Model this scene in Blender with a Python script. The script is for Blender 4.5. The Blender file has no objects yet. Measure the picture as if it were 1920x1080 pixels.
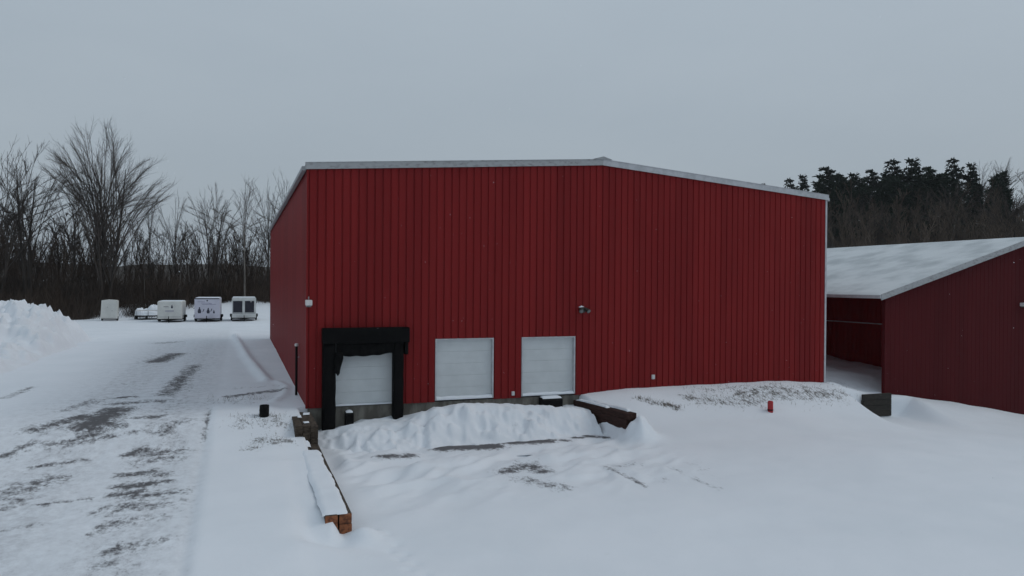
import bpy, math
import numpy as np
from mathutils import Vector, Matrix
PI = math.pi
SC = bpy.context.scene
COL = SC.collection

# ---------------------------------------------------------------- camera
cam_d = bpy.data.cameras.new('camera')
cam_d.sensor_width = 36.0
cam_d.lens = 1367.4 / 1920 * 36.0
cam_d.clip_start = .1
cam_d.clip_end = 9000
cam = bpy.data.objects.new('camera', cam_d)
COL.objects.link(cam)
YAW, PIT, ROL = 0.356116, 0.005544, 0.007262
_F = Vector((math.sin(YAW) * math.cos(PIT), math.cos(YAW) * math.cos(PIT), -math.sin(PIT)))
_R = Vector((math.cos(YAW), -math.sin(YAW), 0))
_U = _R.cross(_F)
_R2 = _R * math.cos(ROL) + _U * math.sin(ROL)
_U2 = _U * math.cos(ROL) - _R * math.sin(ROL)
cam.matrix_world = Matrix(((_R2.x, _U2.x, -_F.x, -2.3404), (_R2.y, _U2.y, -_F.y, -28.1314), (_R2.z, _U2.z, -_F.z, 4.6948), (0, 0, 0, 1)))
SC.camera = cam

# ---------------------------------------------------------------- overcast sky and a weak, wide sun behind the cloud
SUN_EL, SUN_AZ = math.radians(42), math.radians(100)          # azimuth from +Y towards +X
world = bpy.data.worlds.new('World')
SC.world = world
world.use_nodes = True
wn, wl = world.node_tree.nodes, world.node_tree.links
wn.clear()
w_out = wn.new('ShaderNodeOutputWorld'); w_bg = wn.new('ShaderNodeBackground')
w_sky = wn.new('ShaderNodeTexSky'); w_sky.sky_type = 'NISHITA'; w_sky.sun_disc = False
w_sky.sun_elevation = SUN_EL; w_sky.sun_rotation = SUN_AZ
w_sky.air_density = 1.0; w_sky.dust_density = 4.0; w_sky.ozone_density = 1.0
w_tc = wn.new('ShaderNodeTexCoord')
w_map = wn.new('ShaderNodeMapping'); w_map.inputs['Scale'].default_value = (1.0, 1.0, 3.2)
w_nz = wn.new('ShaderNodeTexNoise'); w_nz.inputs['Scale'].default_value = 1.9; w_nz.inputs['Detail'].default_value = 5; w_nz.inputs['Roughness'].default_value = .5
w_rmp = wn.new('ShaderNodeValToRGB')
w_rmp.color_ramp.elements[0].position = .3; w_rmp.color_ramp.elements[0].color = (.308, .362, .412, 1)
w_rmp.color_ramp.elements[1].position = .72; w_rmp.color_ramp.elements[1].color = (.338, .392, .440, 1)
w_sc = wn.new('ShaderNodeVectorMath'); w_sc.operation = 'SCALE'; w_sc.inputs['Scale'].default_value = 10.0
w_mix = wn.new('ShaderNodeMix'); w_mix.data_type = 'RGBA'; w_mix.inputs[0].default_value = .93
wl.new(w_tc.outputs['Generated'], w_map.inputs['Vector']); wl.new(w_map.outputs[0], w_nz.inputs['Vector'])
wl.new(w_nz.outputs['Fac'], w_rmp.inputs[0]); wl.new(w_rmp.outputs[0], w_sc.inputs[0])
# an overcast sky is brighter higher up
w_xyz = wn.new('ShaderNodeSeparateXYZ'); wl.new(w_tc.outputs['Generated'], w_xyz.inputs[0])
w_el = wn.new('ShaderNodeMapRange'); w_el.inputs['From Min'].default_value = 0; w_el.inputs['From Max'].default_value = .45
w_el.inputs['To Min'].default_value = 9.8; w_el.inputs['To Max'].default_value = 12.6
wl.new(w_xyz.outputs['Z'], w_el.inputs['Value']); wl.new(w_el.outputs[0], w_sc.inputs['Scale'])
wl.new(w_sky.outputs[0], w_mix.inputs[6]); wl.new(w_sc.outputs[0], w_mix.inputs[7])
wl.new(w_mix.outputs[2], w_bg.inputs['Color']); w_bg.inputs['Strength'].default_value = .1
wl.new(w_bg.outputs[0], w_out.inputs['Surface'])

sun_d = bpy.data.lights.new('sun', 'SUN')
sun_d.energy = .52; sun_d.angle = math.radians(32); sun_d.color = (1.0, .96, .92)
sun = bpy.data.objects.new('sun', sun_d)
COL.objects.link(sun)
_sd = Vector((math.sin(SUN_AZ) * math.cos(SUN_EL), math.cos(SUN_AZ) * math.cos(SUN_EL), math.sin(SUN_EL)))
sun.rotation_euler = (-_sd).to_track_quat('-Z', 'Y').to_euler()
sun.location = _sd * 80

SC.view_settings.view_transform = 'Standard'
SC.view_settings.look = 'None'
SC.view_settings.exposure = 0.07
SC.view_settings.gamma = 1.0
SC.view_settings.use_curve_mapping = False
SC.render.engine = 'CYCLES'
SC.cycles.use_denoising = True
SC.cycles.max_bounces = 6

# ---------------------------------------------------------------- materials
def node_mat(name):
    m = bpy.data.materials.new(name); m.use_nodes = True
    nt = m.node_tree
    return m, nt.nodes, nt.links, nt.nodes['Principled BSDF']
def n_math(N, L, op, a, b=None, clamp=False):
    n = N.new('ShaderNodeMath'); n.operation = op; n.use_clamp = clamp
    for i, v in enumerate((a, b)):
        if v is None: continue
        if isinstance(v, (int, float)): n.inputs[i].default_value = v
        else: L.new(v, n.inputs[i])
    return n.outputs[0]
def n_mix(N, L, f, a, b):
    n = N.new('ShaderNodeMix'); n.data_type = 'RGBA'
    for i, v in ((0, f), (6, a), (7, b)):
        if isinstance(v, (int, float)): n.inputs[i].default_value = v
        elif isinstance(v, tuple): n.inputs[i].default_value = (*v, 1)
        else: L.new(v, n.inputs[i])
    return n.outputs[2]
def n_noise(N, L, vec, scale, detail=4, rough=.55, stretch=None):
    n = N.new('ShaderNodeTexNoise')
    n.inputs['Scale'].default_value = scale; n.inputs['Detail'].default_value = detail; n.inputs['Roughness'].default_value = rough
    if stretch:
        mp = N.new('ShaderNodeMapping'); mp.inputs['Scale'].default_value = stretch
        L.new(vec, mp.inputs['Vector']); L.new(mp.outputs[0], n.inputs['Vector'])
    else: L.new(vec, n.inputs['Vector'])
    return n.outputs['Fac']
def n_ramp(N, L, f, p0, p1):
    n = N.new('ShaderNodeMapRange'); n.interpolation_type = 'SMOOTHSTEP'
    n.inputs['From Min'].default_value = p0; n.inputs['From Max'].default_value = p1
    L.new(f, n.inputs['Value'])
    return n.outputs[0]
def n_bump(N, L, h, strength, dist):
    n = N.new('ShaderNodeBump'); n.inputs['Strength'].default_value = strength; n.inputs['Distance'].default_value = dist
    L.new(h, n.inputs['Height'])
    return n.outputs[0]
def pos(N): return N.new('ShaderNodeNewGeometry').outputs['Position']

def plain(name, c0, c1=None, rough=.6, scale=3.0, stretch=None, bump=.0, bdist=.01, metal=0.0, lo=.35, hi=.68, detail=5, spec=.5, rand=0.0):
    m, N, L, P = node_mat(name)
    v = pos(N)
    f = n_noise(N, L, v, scale, detail, .6, stretch)
    col = n_mix(N, L, n_ramp(N, L, f, lo, hi), c0, c1 or tuple(a * .8 for a in c0))
    if rand:
        oi = N.new('ShaderNodeObjectInfo')
        hs = N.new('ShaderNodeHueSaturation')
        L.new(n_math(N, L, 'ADD', n_math(N, L, 'MULTIPLY', oi.outputs['Random'], rand), 1 - rand / 2), hs.inputs['Value'])
        L.new(col, hs.inputs['Color']); col = hs.outputs[0]
    L.new(col, P.inputs['Base Color'])
    P.inputs['Roughness'].default_value = rough; P.inputs['Metallic'].default_value = metal
    P.inputs['Specular IOR Level'].default_value = spec
    if bump: L.new(n_bump(N, L, f, bump, bdist), P.inputs['Normal'])
    return m

M = {}
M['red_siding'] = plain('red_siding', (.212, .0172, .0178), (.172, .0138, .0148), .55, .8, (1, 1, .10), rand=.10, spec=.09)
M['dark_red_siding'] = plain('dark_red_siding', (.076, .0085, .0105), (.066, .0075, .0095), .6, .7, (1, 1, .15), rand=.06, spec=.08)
M['white_trim'] = plain('white_trim', (.50, .51, .53), (.40, .41, .43), .5, 4)
M['grey_fascia'] = plain('grey_fascia', (.36, .37, .38), (.22, .22, .22), .6, 5, (1, 1, 2), lo=.45, hi=.75)
M['door_white'] = plain('door_white', (.60, .63, .64), (.55, .58, .59), .45, 1.5)
M['concrete'] = plain('concrete', (.20, .19, .165), (.10, .092, .078), .9, 2.2, (1, 1, .35), .4, .01, lo=.38, hi=.62)
M['black_vinyl'] = plain('black_vinyl', (.0035, .0035, .004), (.006, .006, .006), .7, 5, spec=.08)
M['black_rubber'] = plain('black_rubber', (.005, .005, .0055), (.009, .009, .009), .8, 8, spec=.12)
M['tie'] = plain('tie', (.085, .066, .050), (.038, .030, .024), .95, 5, (2, .5, 5), .5, .01, spec=.2)
M['tie_red'] = plain('tie_red', (.052, .026, .021), (.028, .015, .012), .95, 5, (2, .5, 5), .5, .01, spec=.2)
M['end_grain'] = plain('end_grain', (.30, .115, .055), (.11, .045, .028), .9, 9, None, .4, .01, lo=.42, hi=.62, spec=.2)
M['dark_board'] = plain('dark_board', (.030, .026, .020), (.015, .013, .011), .9, 4, (1, 1, 4), .4, .01)
M['red_paint'] = plain('red_paint', (.42, .016, .022), (.33, .012, .017), .45, 6)
M['galv'] = plain('galv', (.34, .35, .36), (.26, .27, .28), .45, 3, metal=.3)
M['lamp_white'] = plain('lamp_white', (.70, .68, .67), (.55, .54, .53), .4, 8)
M['lamp_bronze'] = plain('lamp_bronze', (.055, .050, .045), (.03, .028, .025), .45, 8)
M['glass'] = plain('glass', (.16, .17, .17), (.10, .11, .11), .12, 6)
M['trailer_white'] = plain('trailer_white', (.62, .64, .63), (.52, .54, .53), .4, 1.1)
M['trailer_lilac'] = plain('trailer_lilac', (.55, .55, .63), (.48, .48, .56), .4, 1.1)
M['trailer_cream'] = plain('trailer_cream', (.62, .625, .595), (.53, .535, .51), .45, 1.1)
M['dark_glass'] = plain('dark_glass', (.010, .012, .022), (.016, .018, .03), .25, 3)
M['ink'] = plain('ink', (.020, .022, .045), (.03, .03, .05), .6, 6)
M['ink_pale'] = plain('ink_pale', (.27, .26, .36), (.22, .22, .30), .6, 6)
M['bark'] = plain('bark', (.062, .052, .045), (.034, .029, .026), .95, 1.6, (1, 1, .3), spec=.15, rand=.35)
M['bark_brown'] = plain('bark_brown', (.074, .054, .042), (.036, .028, .023), .95, .25, None, spec=.15, lo=.35, hi=.65)
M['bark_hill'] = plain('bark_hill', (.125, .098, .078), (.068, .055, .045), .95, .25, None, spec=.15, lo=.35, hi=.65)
M['bark_pale'] = plain('bark_pale', (.20, .185, .165), (.11, .10, .09), .9, 2.0, (1, 1, .4), spec=.2)
M['twig'] = plain('twig', (.092, .078, .070), (.050, .043, .039), .95, .3, None, spec=.15, rand=.2)
M['needles'] = plain('needles', (.020, .033, .021), (.010, .018, .013), .8, .6, None, spec=.2, rand=.5)
M['dry_grass'] = plain('dry_grass', (.12, .095, .058), (.06, .048, .032), .9, 3, spec=.2)

def snow_mat(name, ground=False):
    m, N, L, P = node_mat(name)
    v = pos(N)
    big = n_noise(N, L, v, .35, 3)
    mid = n_noise(N, L, v, 2.3, 6, .6)
    fine = n_noise(N, L, v, 22, 4, .6)
    snow = n_mix(N, L, n_ramp(N, L, big, .3, .7), (.785, .82, .865), (.745, .785, .83))
    h = n_math(N, L, 'ADD', n_math(N, L, 'MULTIPLY', mid, .6), n_math(N, L, 'MULTIPLY', fine, .25))
    col = snow
    if ground:
        def at(nm):
            a = N.new('ShaderNodeAttribute'); a.attribute_name = nm
            return a.outputs['Fac']
        streak = n_noise(N, L, v, 1.6, 10, .78, (2.1, 1.5, 1))
        gran = n_noise(N, L, v, 7.0, 7, .75, (1.5, .8, 1))
        # packed snow is a little greyer than fresh snow
        col = n_mix(N, L, n_math(N, L, 'MULTIPLY', at('packed'), n_ramp(N, L, streak, .30, .72)), col, (.50, .515, .545))
        s = n_math(N, L, 'ADD', at('bare'), n_math(N, L, 'ADD', n_math(N, L, 'MULTIPLY', n_math(N, L, 'SUBTRACT', streak, .5), 3.1), n_math(N, L, 'MULTIPLY', n_math(N, L, 'SUBTRACT', gran, .5), 2.2)))
        asph = n_mix(N, L, gran, (.034, .031, .033), (.092, .085, .088))
        col = n_mix(N, L, n_math(N, L, 'MULTIPLY', n_ramp(N, L, s, .46, 1.35), .92), col, asph)
        s2 = n_math(N, L, 'ADD', at('grass'), n_math(N, L, 'ADD', n_math(N, L, 'MULTIPLY', n_math(N, L, 'SUBTRACT', mid, .5), 1.3), n_math(N, L, 'MULTIPLY', n_math(N, L, 'SUBTRACT', gran, .5), 2.2)))
        soil = n_mix(N, L, n_ramp(N, L, fine, .3, .7), (.042, .036, .031), (.11, .096, .074))
        col = n_mix(N, L, n_math(N, L, 'MULTIPLY', n_ramp(N, L, s2, .42, .95), .9), col, soil)
        litter = n_mix(N, L, n_ramp(N, L, mid, .35, .65), (.030, .024, .019), (.052, .042, .033))
        col = n_mix(N, L, n_ramp(N, L, n_math(N, L, 'ADD', at('litter'), n_math(N, L, 'MULTIPLY', n_math(N, L, 'SUBTRACT', mid, .5), .8)), .4, .6), col, litter)
    L.new(col, P.inputs['Base Color'])
    P.inputs['Roughness'].default_value = .75
    P.inputs['Specular IOR Level'].default_value = .15
    L.new(n_bump(N, L, h, .35, .05), P.inputs['Normal'])
    return m
M['snow'] = snow_mat('snow')
M['ground'] = snow_mat('ground_snow', True)
def roof_snow_mat():
    m, N, L, P = node_mat('roof_snow')
    v = pos(N)
    a = n_noise(N, L, v, .55, 5, .55)
    col = n_mix(N, L, n_ramp(N, L, a, .35, .70), (.62, .655, .675), (.43, .465, .485))
    L.new(col, P.inputs['Base Color']); P.inputs['Roughness'].default_value = .7; P.inputs['Specular IOR Level'].default_value = .15
    L.new(n_bump(N, L, a, .5, .04), P.inputs['Normal'])
    return m
M['roof_snow'] = roof_snow_mat()

# ---------------------------------------------------------------- helpers
def tag(o, label=None, cat=None, group=None, kind=None):
    for k, v in (('label', label), ('category', cat), ('group', group), ('kind', kind)):
        if v: o[k] = v
    return o
def empty(name, loc=(0, 0, 0), rz=0):
    o = bpy.data.objects.new(name, None); COL.objects.link(o)
    o.location = loc; o.rotation_euler = (0, 0, rz); o.empty_display_size = .3
    return o
def link_mesh(name, me, mats, parent=None, smooth=False):
    if not isinstance(mats, (list, tuple)): mats = [mats]
    for a in mats: me.materials.append(M[a] if isinstance(a, str) else a)
    o = bpy.data.objects.new(name, me); COL.objects.link(o)
    if parent: o.parent = parent
    if smooth: me.shade_smooth()
    return o
def raw_mesh(name, V, Fc):
    """V (n,3) array, Fc (m,3 or 4) array -> mesh, fast"""
    V = np.asarray(V, np.float32); Fc = np.asarray(Fc, np.int32)
    me = bpy.data.meshes.new(name)
    k = Fc.shape[1]
    me.vertices.add(len(V)); me.vertices.foreach_set('co', V.ravel())
    me.loops.add(Fc.size); me.loops.foreach_set('vertex_index', Fc.ravel())
    me.polygons.add(len(Fc)); me.polygons.foreach_set('loop_start', np.arange(0, Fc.size, k, dtype=np.int32))
    me.update(calc_edges=True); me.validate()
    return me
class MB:
    def __init__(s): s.v = []; s.f = []; s.mi = []
    def add(s, vs, fs, mi=0):
        b = len(s.v); s.v += [tuple(map(float, p)) for p in vs]
        for f in fs: s.f.append(tuple(b + i for i in f)); s.mi.append(mi)
        return s
    def box(s, x0, x1, y0, y1, z0, z1, mi=0, c=0.0):
        """box with edges cut off by c"""
        if c <= 0:
            return s.add([(x0, y0, z0), (x1, y0, z0), (x1, y1, z0), (x0, y1, z0), (x0, y0, z1), (x1, y0, z1), (x1, y1, z1), (x0, y1, z1)],
                         [(3, 2, 1, 0), (4, 5, 6, 7), (0, 1, 5, 4), (1, 2, 6, 5), (2, 3, 7, 6), (3, 0, 4, 7)], mi)
        import bmesh
        bm = bmesh.new(); bmesh.ops.create_cube(bm, size=1)
        for v in bm.verts: v.co = (mixf(x0, x1, v.co.x + .5), mixf(y0, y1, v.co.y + .5), mixf(z0, z1, v.co.z + .5))
        bmesh.ops.bevel(bm, geom=bm.edges[:] + bm.verts[:], offset=c, segments=2, affect='EDGES', profile=.5)
        bm.verts.index_update()
        s.add([v.co[:] for v in bm.verts], [tuple(v.index for v in f.verts) for f in bm.faces], mi); bm.free()
        return s
    def prism(s, pts, axis, a, b, mi=0):
        """polygon pts in the two other axes, swept along axis from a to b"""
        n = len(pts)
        def mk(p, t): return {'x': (t, p[0], p[1]), 'y': (p[0], t, p[1]), 'z': (p[0], p[1], t)}[axis]
        vs = [mk(p, a) for p in pts] + [mk(p, b) for p in pts]
        fs = [tuple(range(n))[::-1], tuple(range(n, 2 * n))] + [(i, (i + 1) % n, n + (i + 1) % n, n + i) for i in range(n)]
        return s.add(vs, fs, mi)
    def tube(s, path, rad, n=8, mi=0, cap=True):
        path = [Vector(p) for p in path]
        if isinstance(rad, (int, float)): rad = [rad] * len(path)
        vs = []; fs = []
        for i, p in enumerate(path):
            d = (path[min(i + 1, len(path) - 1)] - path[max(i - 1, 0)]).normalized()
            a = d.orthogonal().normalized() if abs(d.z) < .99 else Vector((1, 0, 0))
            b = d.cross(a)
            for k in range(n):
                t = 2 * PI * k / n
                vs.append(p + (a * math.cos(t) + b * math.sin(t)) * rad[i])
        for i in range(len(path) - 1):
            for k in range(n):
                fs.append((i * n + k, i * n + (k + 1) % n, (i + 1) * n + (k + 1) % n, (i + 1) * n + k))
        if cap: fs += [tuple(range(n))[::-1], tuple(range((len(path) - 1) * n, len(path) * n))]
        return s.add(vs, fs, mi)
    def build(s, name, mats, parent=None, smooth=False):
        me = bpy.data.meshes.new(name); me.from_pydata(s.v, [], s.f)
        if any(s.mi): me.polygons.foreach_set('material_index', s.mi)
        import bmesh
        bm = bmesh.new(); bm.from_mesh(me); bmesh.ops.recalc_face_normals(bm, faces=bm.faces[:]); bm.to_mesh(me); bm.free()
        o = link_mesh(name, me, mats, parent)
        if smooth: me.set_sharp_from_angle(angle=math.radians(40)) if False else me.shade_smooth()
        return o
def mixf(a, b, t): return a + (b - a) * t
def grid_mesh(name, xs, ys, Z):
    X, Y = np.meshgrid(xs, ys, indexing='ij')
    nx, ny = len(xs), len(ys)
    V = np.stack([X, Y, Z], -1).reshape(-1, 3)
    i = np.arange(nx - 1)[:, None] * ny + np.arange(ny - 1)[None, :]
    Fc = np.stack([i, i + ny, i + ny + 1, i + 1], -1).reshape(-1, 4)
    return raw_mesh(name, V, Fc)

# ---- snow-covered ground as a height function (metres; floor of the warehouse = 0)
RNG = np.random.default_rng(7)
LAT = RNG.random((256, 256))
def vnoise(x, y):
    xi = np.floor(x).astype(int); yi = np.floor(y).astype(int)
    fx = x - xi; fy = y - yi
    fx = fx * fx * (3 - 2 * fx); fy = fy * fy * (3 - 2 * fy)
    g = lambda a, b: LAT[a % 256, b % 256]
    return (g(xi, yi) * (1 - fx) + g(xi + 1, yi) * fx) * (1 - fy) + (g(xi, yi + 1) * (1 - fx) + g(xi + 1, yi + 1) * fx) * fy
def fbm(x, y, o=4):
    s = 0; a = 1; t = 0
    for k in range(o):
        s = s + a * (vnoise(x * 2 ** k + 17.3 * k, y * 2 ** k + 5.1 * k) - .5); t += a; a *= .5
    return s / t * 2
def sm(a, b, x):
    t = np.clip((x - a) / (b - a), 0, 1)
    return t * t * (3 - 2 * t)
def mix(a, b, t): return a + (b - a) * t
def bump(X, Y, cx, cy, rx, ry=None):
    ry = ry or rx
    return np.exp(-((X - cx) / rx) ** 2 - ((Y - cy) / ry) ** 2)
DRV_Y = [-60, -16, -11, -5, -3.4, -1, 0, 60]
DRV_Z = [-1.25, -1.0, -.72, -.64, -.5, -.04, 0, 0]
def terrain_base(X, Y):
    X = np.asarray(X, float); Y = np.asarray(Y, float)
    yard = -1.15 - np.clip((X - 19.5) * .072, 0, 2.0)
    drive = np.interp(Y, DRV_Y, DRV_Z)
    wd = .08 + 3.0 * sm(-10.8, -15, Y)
    z = mix(drive, yard, sm(-.25 - wd, -.2 + wd, X))
    pad = np.interp(X, [11, 13.5, 21, 24.4, 25.6, 27, 29.3, 33, 38.6, 46], [-.05, .17, .18, -.03, -.30, -.66, -.90, -1.40, -2.40, -3.0])
    bt = .55 * sm(-5.5, -.2, Y) + .45 * sm(-3.4, -.3, Y)
    bt = mix(bt, sm(-.85, -.6, Y), sm(24.5, 25.9, X) * sm(29.6, 28.2, X))
    berm = mix(yard, pad, bt)
    wb = .06 + 2.2 * sm(-3.6, -6.5, Y)
    z = mix(z, berm, sm(11.15 - wb, 11.2 + wb, X) * sm(-.7, -.2, X))
    z = z + .30 * bump(X, Y, 11.9, -3.4, .55, .8)
    gap = np.interp(Y, [-.5, 0, 4, 10, 20], [-.2, -.1, .0, .22, .35]) - .62 * sm(24.8, 28.0, X) * sm(3.5, 0, Y)
    gap = gap + .30 * bump(X, Y, 31.0, 9, 3, 2.5) + .10 * fbm(X * .8, Y * .8, 3)
    inb = sm(0.02, .2, Y)
    north = np.where(X > 24.3, gap, 0.0)
    z = mix(z, north, inb)
    z = z + .10 * bump(X, Y, 29.0, -1.0, 1.2, .8) - .36 * bump(X, Y, -.45, -11.55, .65, .5) + .34 * bump(X, Y, .25, -11.4, .45, .45) - .14 * bump(X, Y, -.85, -10.6, .25, .8)
    # land behind: rises to the wood on the left, to a hill on the right
    z = z + 2.3 * sm(74, 96, Y) + (7.5 + 5.0 * fbm(X * .021 + 3, Y * .02, 3)) * sm(104, 230, Y)
    dx = X + 2.3; dy = Y + 28.1
    r = np.hypot(dx, dy); az = np.degrees(np.arctan2(dx, dy))
    z = z + 19 * sm(105, 230, r) * sm(26, 46, az) * sm(150, 110, az)
    return z
# ---- bare and grassy patches: (x0, y0, x1, y1, half width, strength)
BARE = [(-6.9, 19.09, -6.21, 23.98, 1.39, 1.14),
 (-8.04, 32.84, -7.04, 34.13, 0.82, 0.81),
 (-5.33, 5.22, -4.69, 16.39, 0.32, 0.81),
 (-6.9, -0.92, -6.51, 1.84, 0.85, 1.14),
 (-6.75, 3.27, -5.44, 3.53, 0.28, 0.91),
 (-6.68, -0.58, -6.09, -1.16, 0.27, 1.03),
 (-6.83, 4.82, -6.41, 4.98, 0.16, 1.03),
 (-8.31, 2.18, -7.74, 4.41, 0.34, 0.69),
 (-8.47, -0.95, -7.45, 0.67, 0.32, 0.98),
 (-8.8, -1.17, -8.58, -0.3, 0.17, 0.57),
 (-7.77, -2.45, -6.48, -1.65, 0.15, 0.86),
 (-8.79, -3.12, -8.31, -2.23, 0.15, 0.81),
 (-7.11, -2.45, -6.08, -1.89, 0.15, 0.69),
 (-5.72, -0.08, -5.05, -0.01, 0.19, 0.81),
 (-5.95, -1.59, -4.74, -1.85, 0.24, 0.52),
 (-4.78, -1.43, -3.8, -0.86, 0.2, 0.46),
 (-5.52, -3.46, -5.17, -3.27, 0.11, 0.91),
 (-5.35, -3.83, -3.88, -3.52, 0.2, 0.57),
 (-2.72, 3.95, -0.78, 5.06, 0.31, 1.14),
 (-2.57, 6.47, -0.78, 6.62, 0.26, 0.57),
 (-3.05, 2.49, -2.02, 1.62, 0.46, 0.57),
 (-3.37, 1.18, -3.43, -2.88, 0.04, 0.81),
 (-11.13, 5.9, -10.97, 9.28, 0.18, 0.91),
 (-5.37, -5.49, -4.73, -5.42, 0.18, 1.03),
 (-5.26, -6.76, -4.23, -6.65, 0.19, 0.91),
 (-5.33, -7.46, -4.76, -7.4, 0.15, 0.98),
 (-4.82, -7.84, -3.71, -7.74, 0.24, 0.69),
 (-5.54, -3.65, -5.16, -3.34, 0.17, 0.91),
 (-5.18, -4.38, -4.11, -4.16, 0.21, 0.57),
 (-4.64, -5.71, -4.24, -5.84, 0.22, 0.69),
 (-5.26, -8.71, -3.99, -8.71, 0.34, 0.57),
 (-4.79, -9.78, -4.02, -9.66, 0.31, 0.46),
 (-4.69, -11.5, -3.81, -11.33, 0.18, 0.69),
 (-5.34, -10.42, -5.16, -9.98, 0.1, 0.57),
 (-7.9, -6.85, -7.09, -5.48, 0.37, 0.81),
 (-7.61, -7.94, -7.26, -7.23, 0.19, 0.69),
 (-6.81, -7.81, -5.82, -7.6, 0.07, 0.91),
 (-7.78, -4.22, -6.66, -3.81, 0.12, 0.81),
 (-8.76, -3.56, -8.19, -2.45, 0.24, 0.46),
 (-7.16, -9.66, -6.52, -9.34, 0.1, 0.46),
 (-5.01, -12.28, -4.72, -12.11, 0.1, 0.46),
 (4.43, -3.03, 6.23, -3.27, 0.35, 1.75),
 (7.12, -2.92, 8.3, -3.12, 0.31, 1.75),
 (8.6, -3.02, 9.11, -3.3, 0.14, 1.27),
 (9.64, -2.88, 9.94, -2.97, 0.12, 1.43),
 (10.26, -2.77, 10.73, -3.24, 0.14, 1.43),
 (2.18, -3.71, 3.04, -3.75, 0.26, 1.27),
 (5.5, -6.69, 6.42, -6.29, 0.31, 1.2),
 (5.56, -7.7, 6.41, -9.19, 0.27, 0.93),
 (6.42, -6.29, 6.52, -7.16, 0.27, 1.2),
 (8.73, -7.21, 8.75, -9.65, 0.08, 0.95),
 (9.01, -7.31, 9.83, -7.3, 0.24, 0.68),
 (9.68, -8.38, 9.63, -9.83, 0.16, 0.47),
 (10.61, -7.55, 10.59, -10.63, 0.12, 0.55),
 (11.56, -7.65, 11.37, -9.56, 0.14, 0.47)]
GRASS = [(-2.26, -1.6, -0.99, -1.79, 0.51, 0.5),
 (-1.79, -3.27, -0.98, -3.43, 0.33, 0.66),
 (-2.02, -3.97, -1.87, -4.01, 0.2, 0.66),
 (13.67, -1.57, 14.79, -2.12, 0.17, 0.8),
 (13.17, -1.28, 13.78, -1.55, 0.13, 0.66),
 (15.64, -1.52, 18.85, -2.03, 0.42, 0.64),
 (18.51, -1.37, 23.4, -1.63, 0.66, 0.69),
 (-3.0, 3.0, -1.2, 2.6, 0.5, 0.35),
 (16.5, -0.9, 22.5, -1.0, 0.35, 0.47),
 (-2.4, -1.0, -1.0, -1.2, 0.3, 0.5),
 (24.9, 0.4, 27.0, 1.6, 0.7, 0.42),
 (23.0, -1.5, 25.6, -1.2, 0.4, 0.5)]
def seg_dist(X, Y, x0, y0, x1, y1):
    dx, dy = x1 - x0, y1 - y0
    t = np.clip(((X - x0) * dx + (Y - y0) * dy) / (dx * dx + dy * dy + 1e-9), 0, 1)
    return np.hypot(X - x0 - t * dx, Y - y0 - t * dy)
def patch_field(X, Y, L, soft=1.0):
    out = np.zeros_like(X)
    for x0, y0, x1, y1, w, s in L:
        w = min(w, .5); w2 = w * 1.25 + .05
        R = w2 * 3
        bx = (X > min(x0, x1) - R) & (X < max(x0, x1) + R) & (Y > min(y0, y1) - R) & (Y < max(y0, y1) + R)
        if not bx.any(): continue
        d = seg_dist(X[bx], Y[bx], x0, y0, x1, y1)
        out[bx] = np.maximum(out[bx], s * np.exp(-(d / w2) ** 2 * .8))
    return out
def poly_dist(X, Y, pts):
    d = np.full(X.shape, 1e9)
    for a, b in zip(pts[:-1], pts[1:]): d = np.minimum(d, seg_dist(X, Y, a[0], a[1], b[0], b[1]))
    return d
YARD_BARE = [(a, b, c, d, w * 1.4, s) for a, b, c, d, w, s in BARE if a > 0]
WINDROW = [(-2.75, 40), (-2.58, 34.6), (-2.04, 22.03), (-1.59, 14.09), (-1.17, 8.26)]
CURL = [(-.69, 8.1), (-.39, 6.13), (-.61, 3.72), (-1.08, 1.72)]
def lanes(X, Y): return (np.exp(-((X + 4.65) / .75) ** 4) + np.exp(-((X + 7.2) / .95) ** 4)) * sm(40, 20, Y)
def clods(X, Y, z, pts):
    """broken lumps of snow set on a surface"""
    for cx, cy, r, h in pts:
        b = (np.abs(X - cx) < r) & (np.abs(Y - cy) < r)
        if b.any():
            q = 1 - ((X[b] - cx) ** 2 + (Y[b] - cy) ** 2) / r ** 2
            z[b] = np.maximum(z[b], z[b] + h * np.clip(q, 0, 1) ** .45)
    return z
def packed_mask(X, Y): return sm(-3.05, -3.45, X) * sm(-11.5 , -9 + 1.5 * sm(-2, 8, Y), X) * sm(60, 40, Y)
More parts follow.
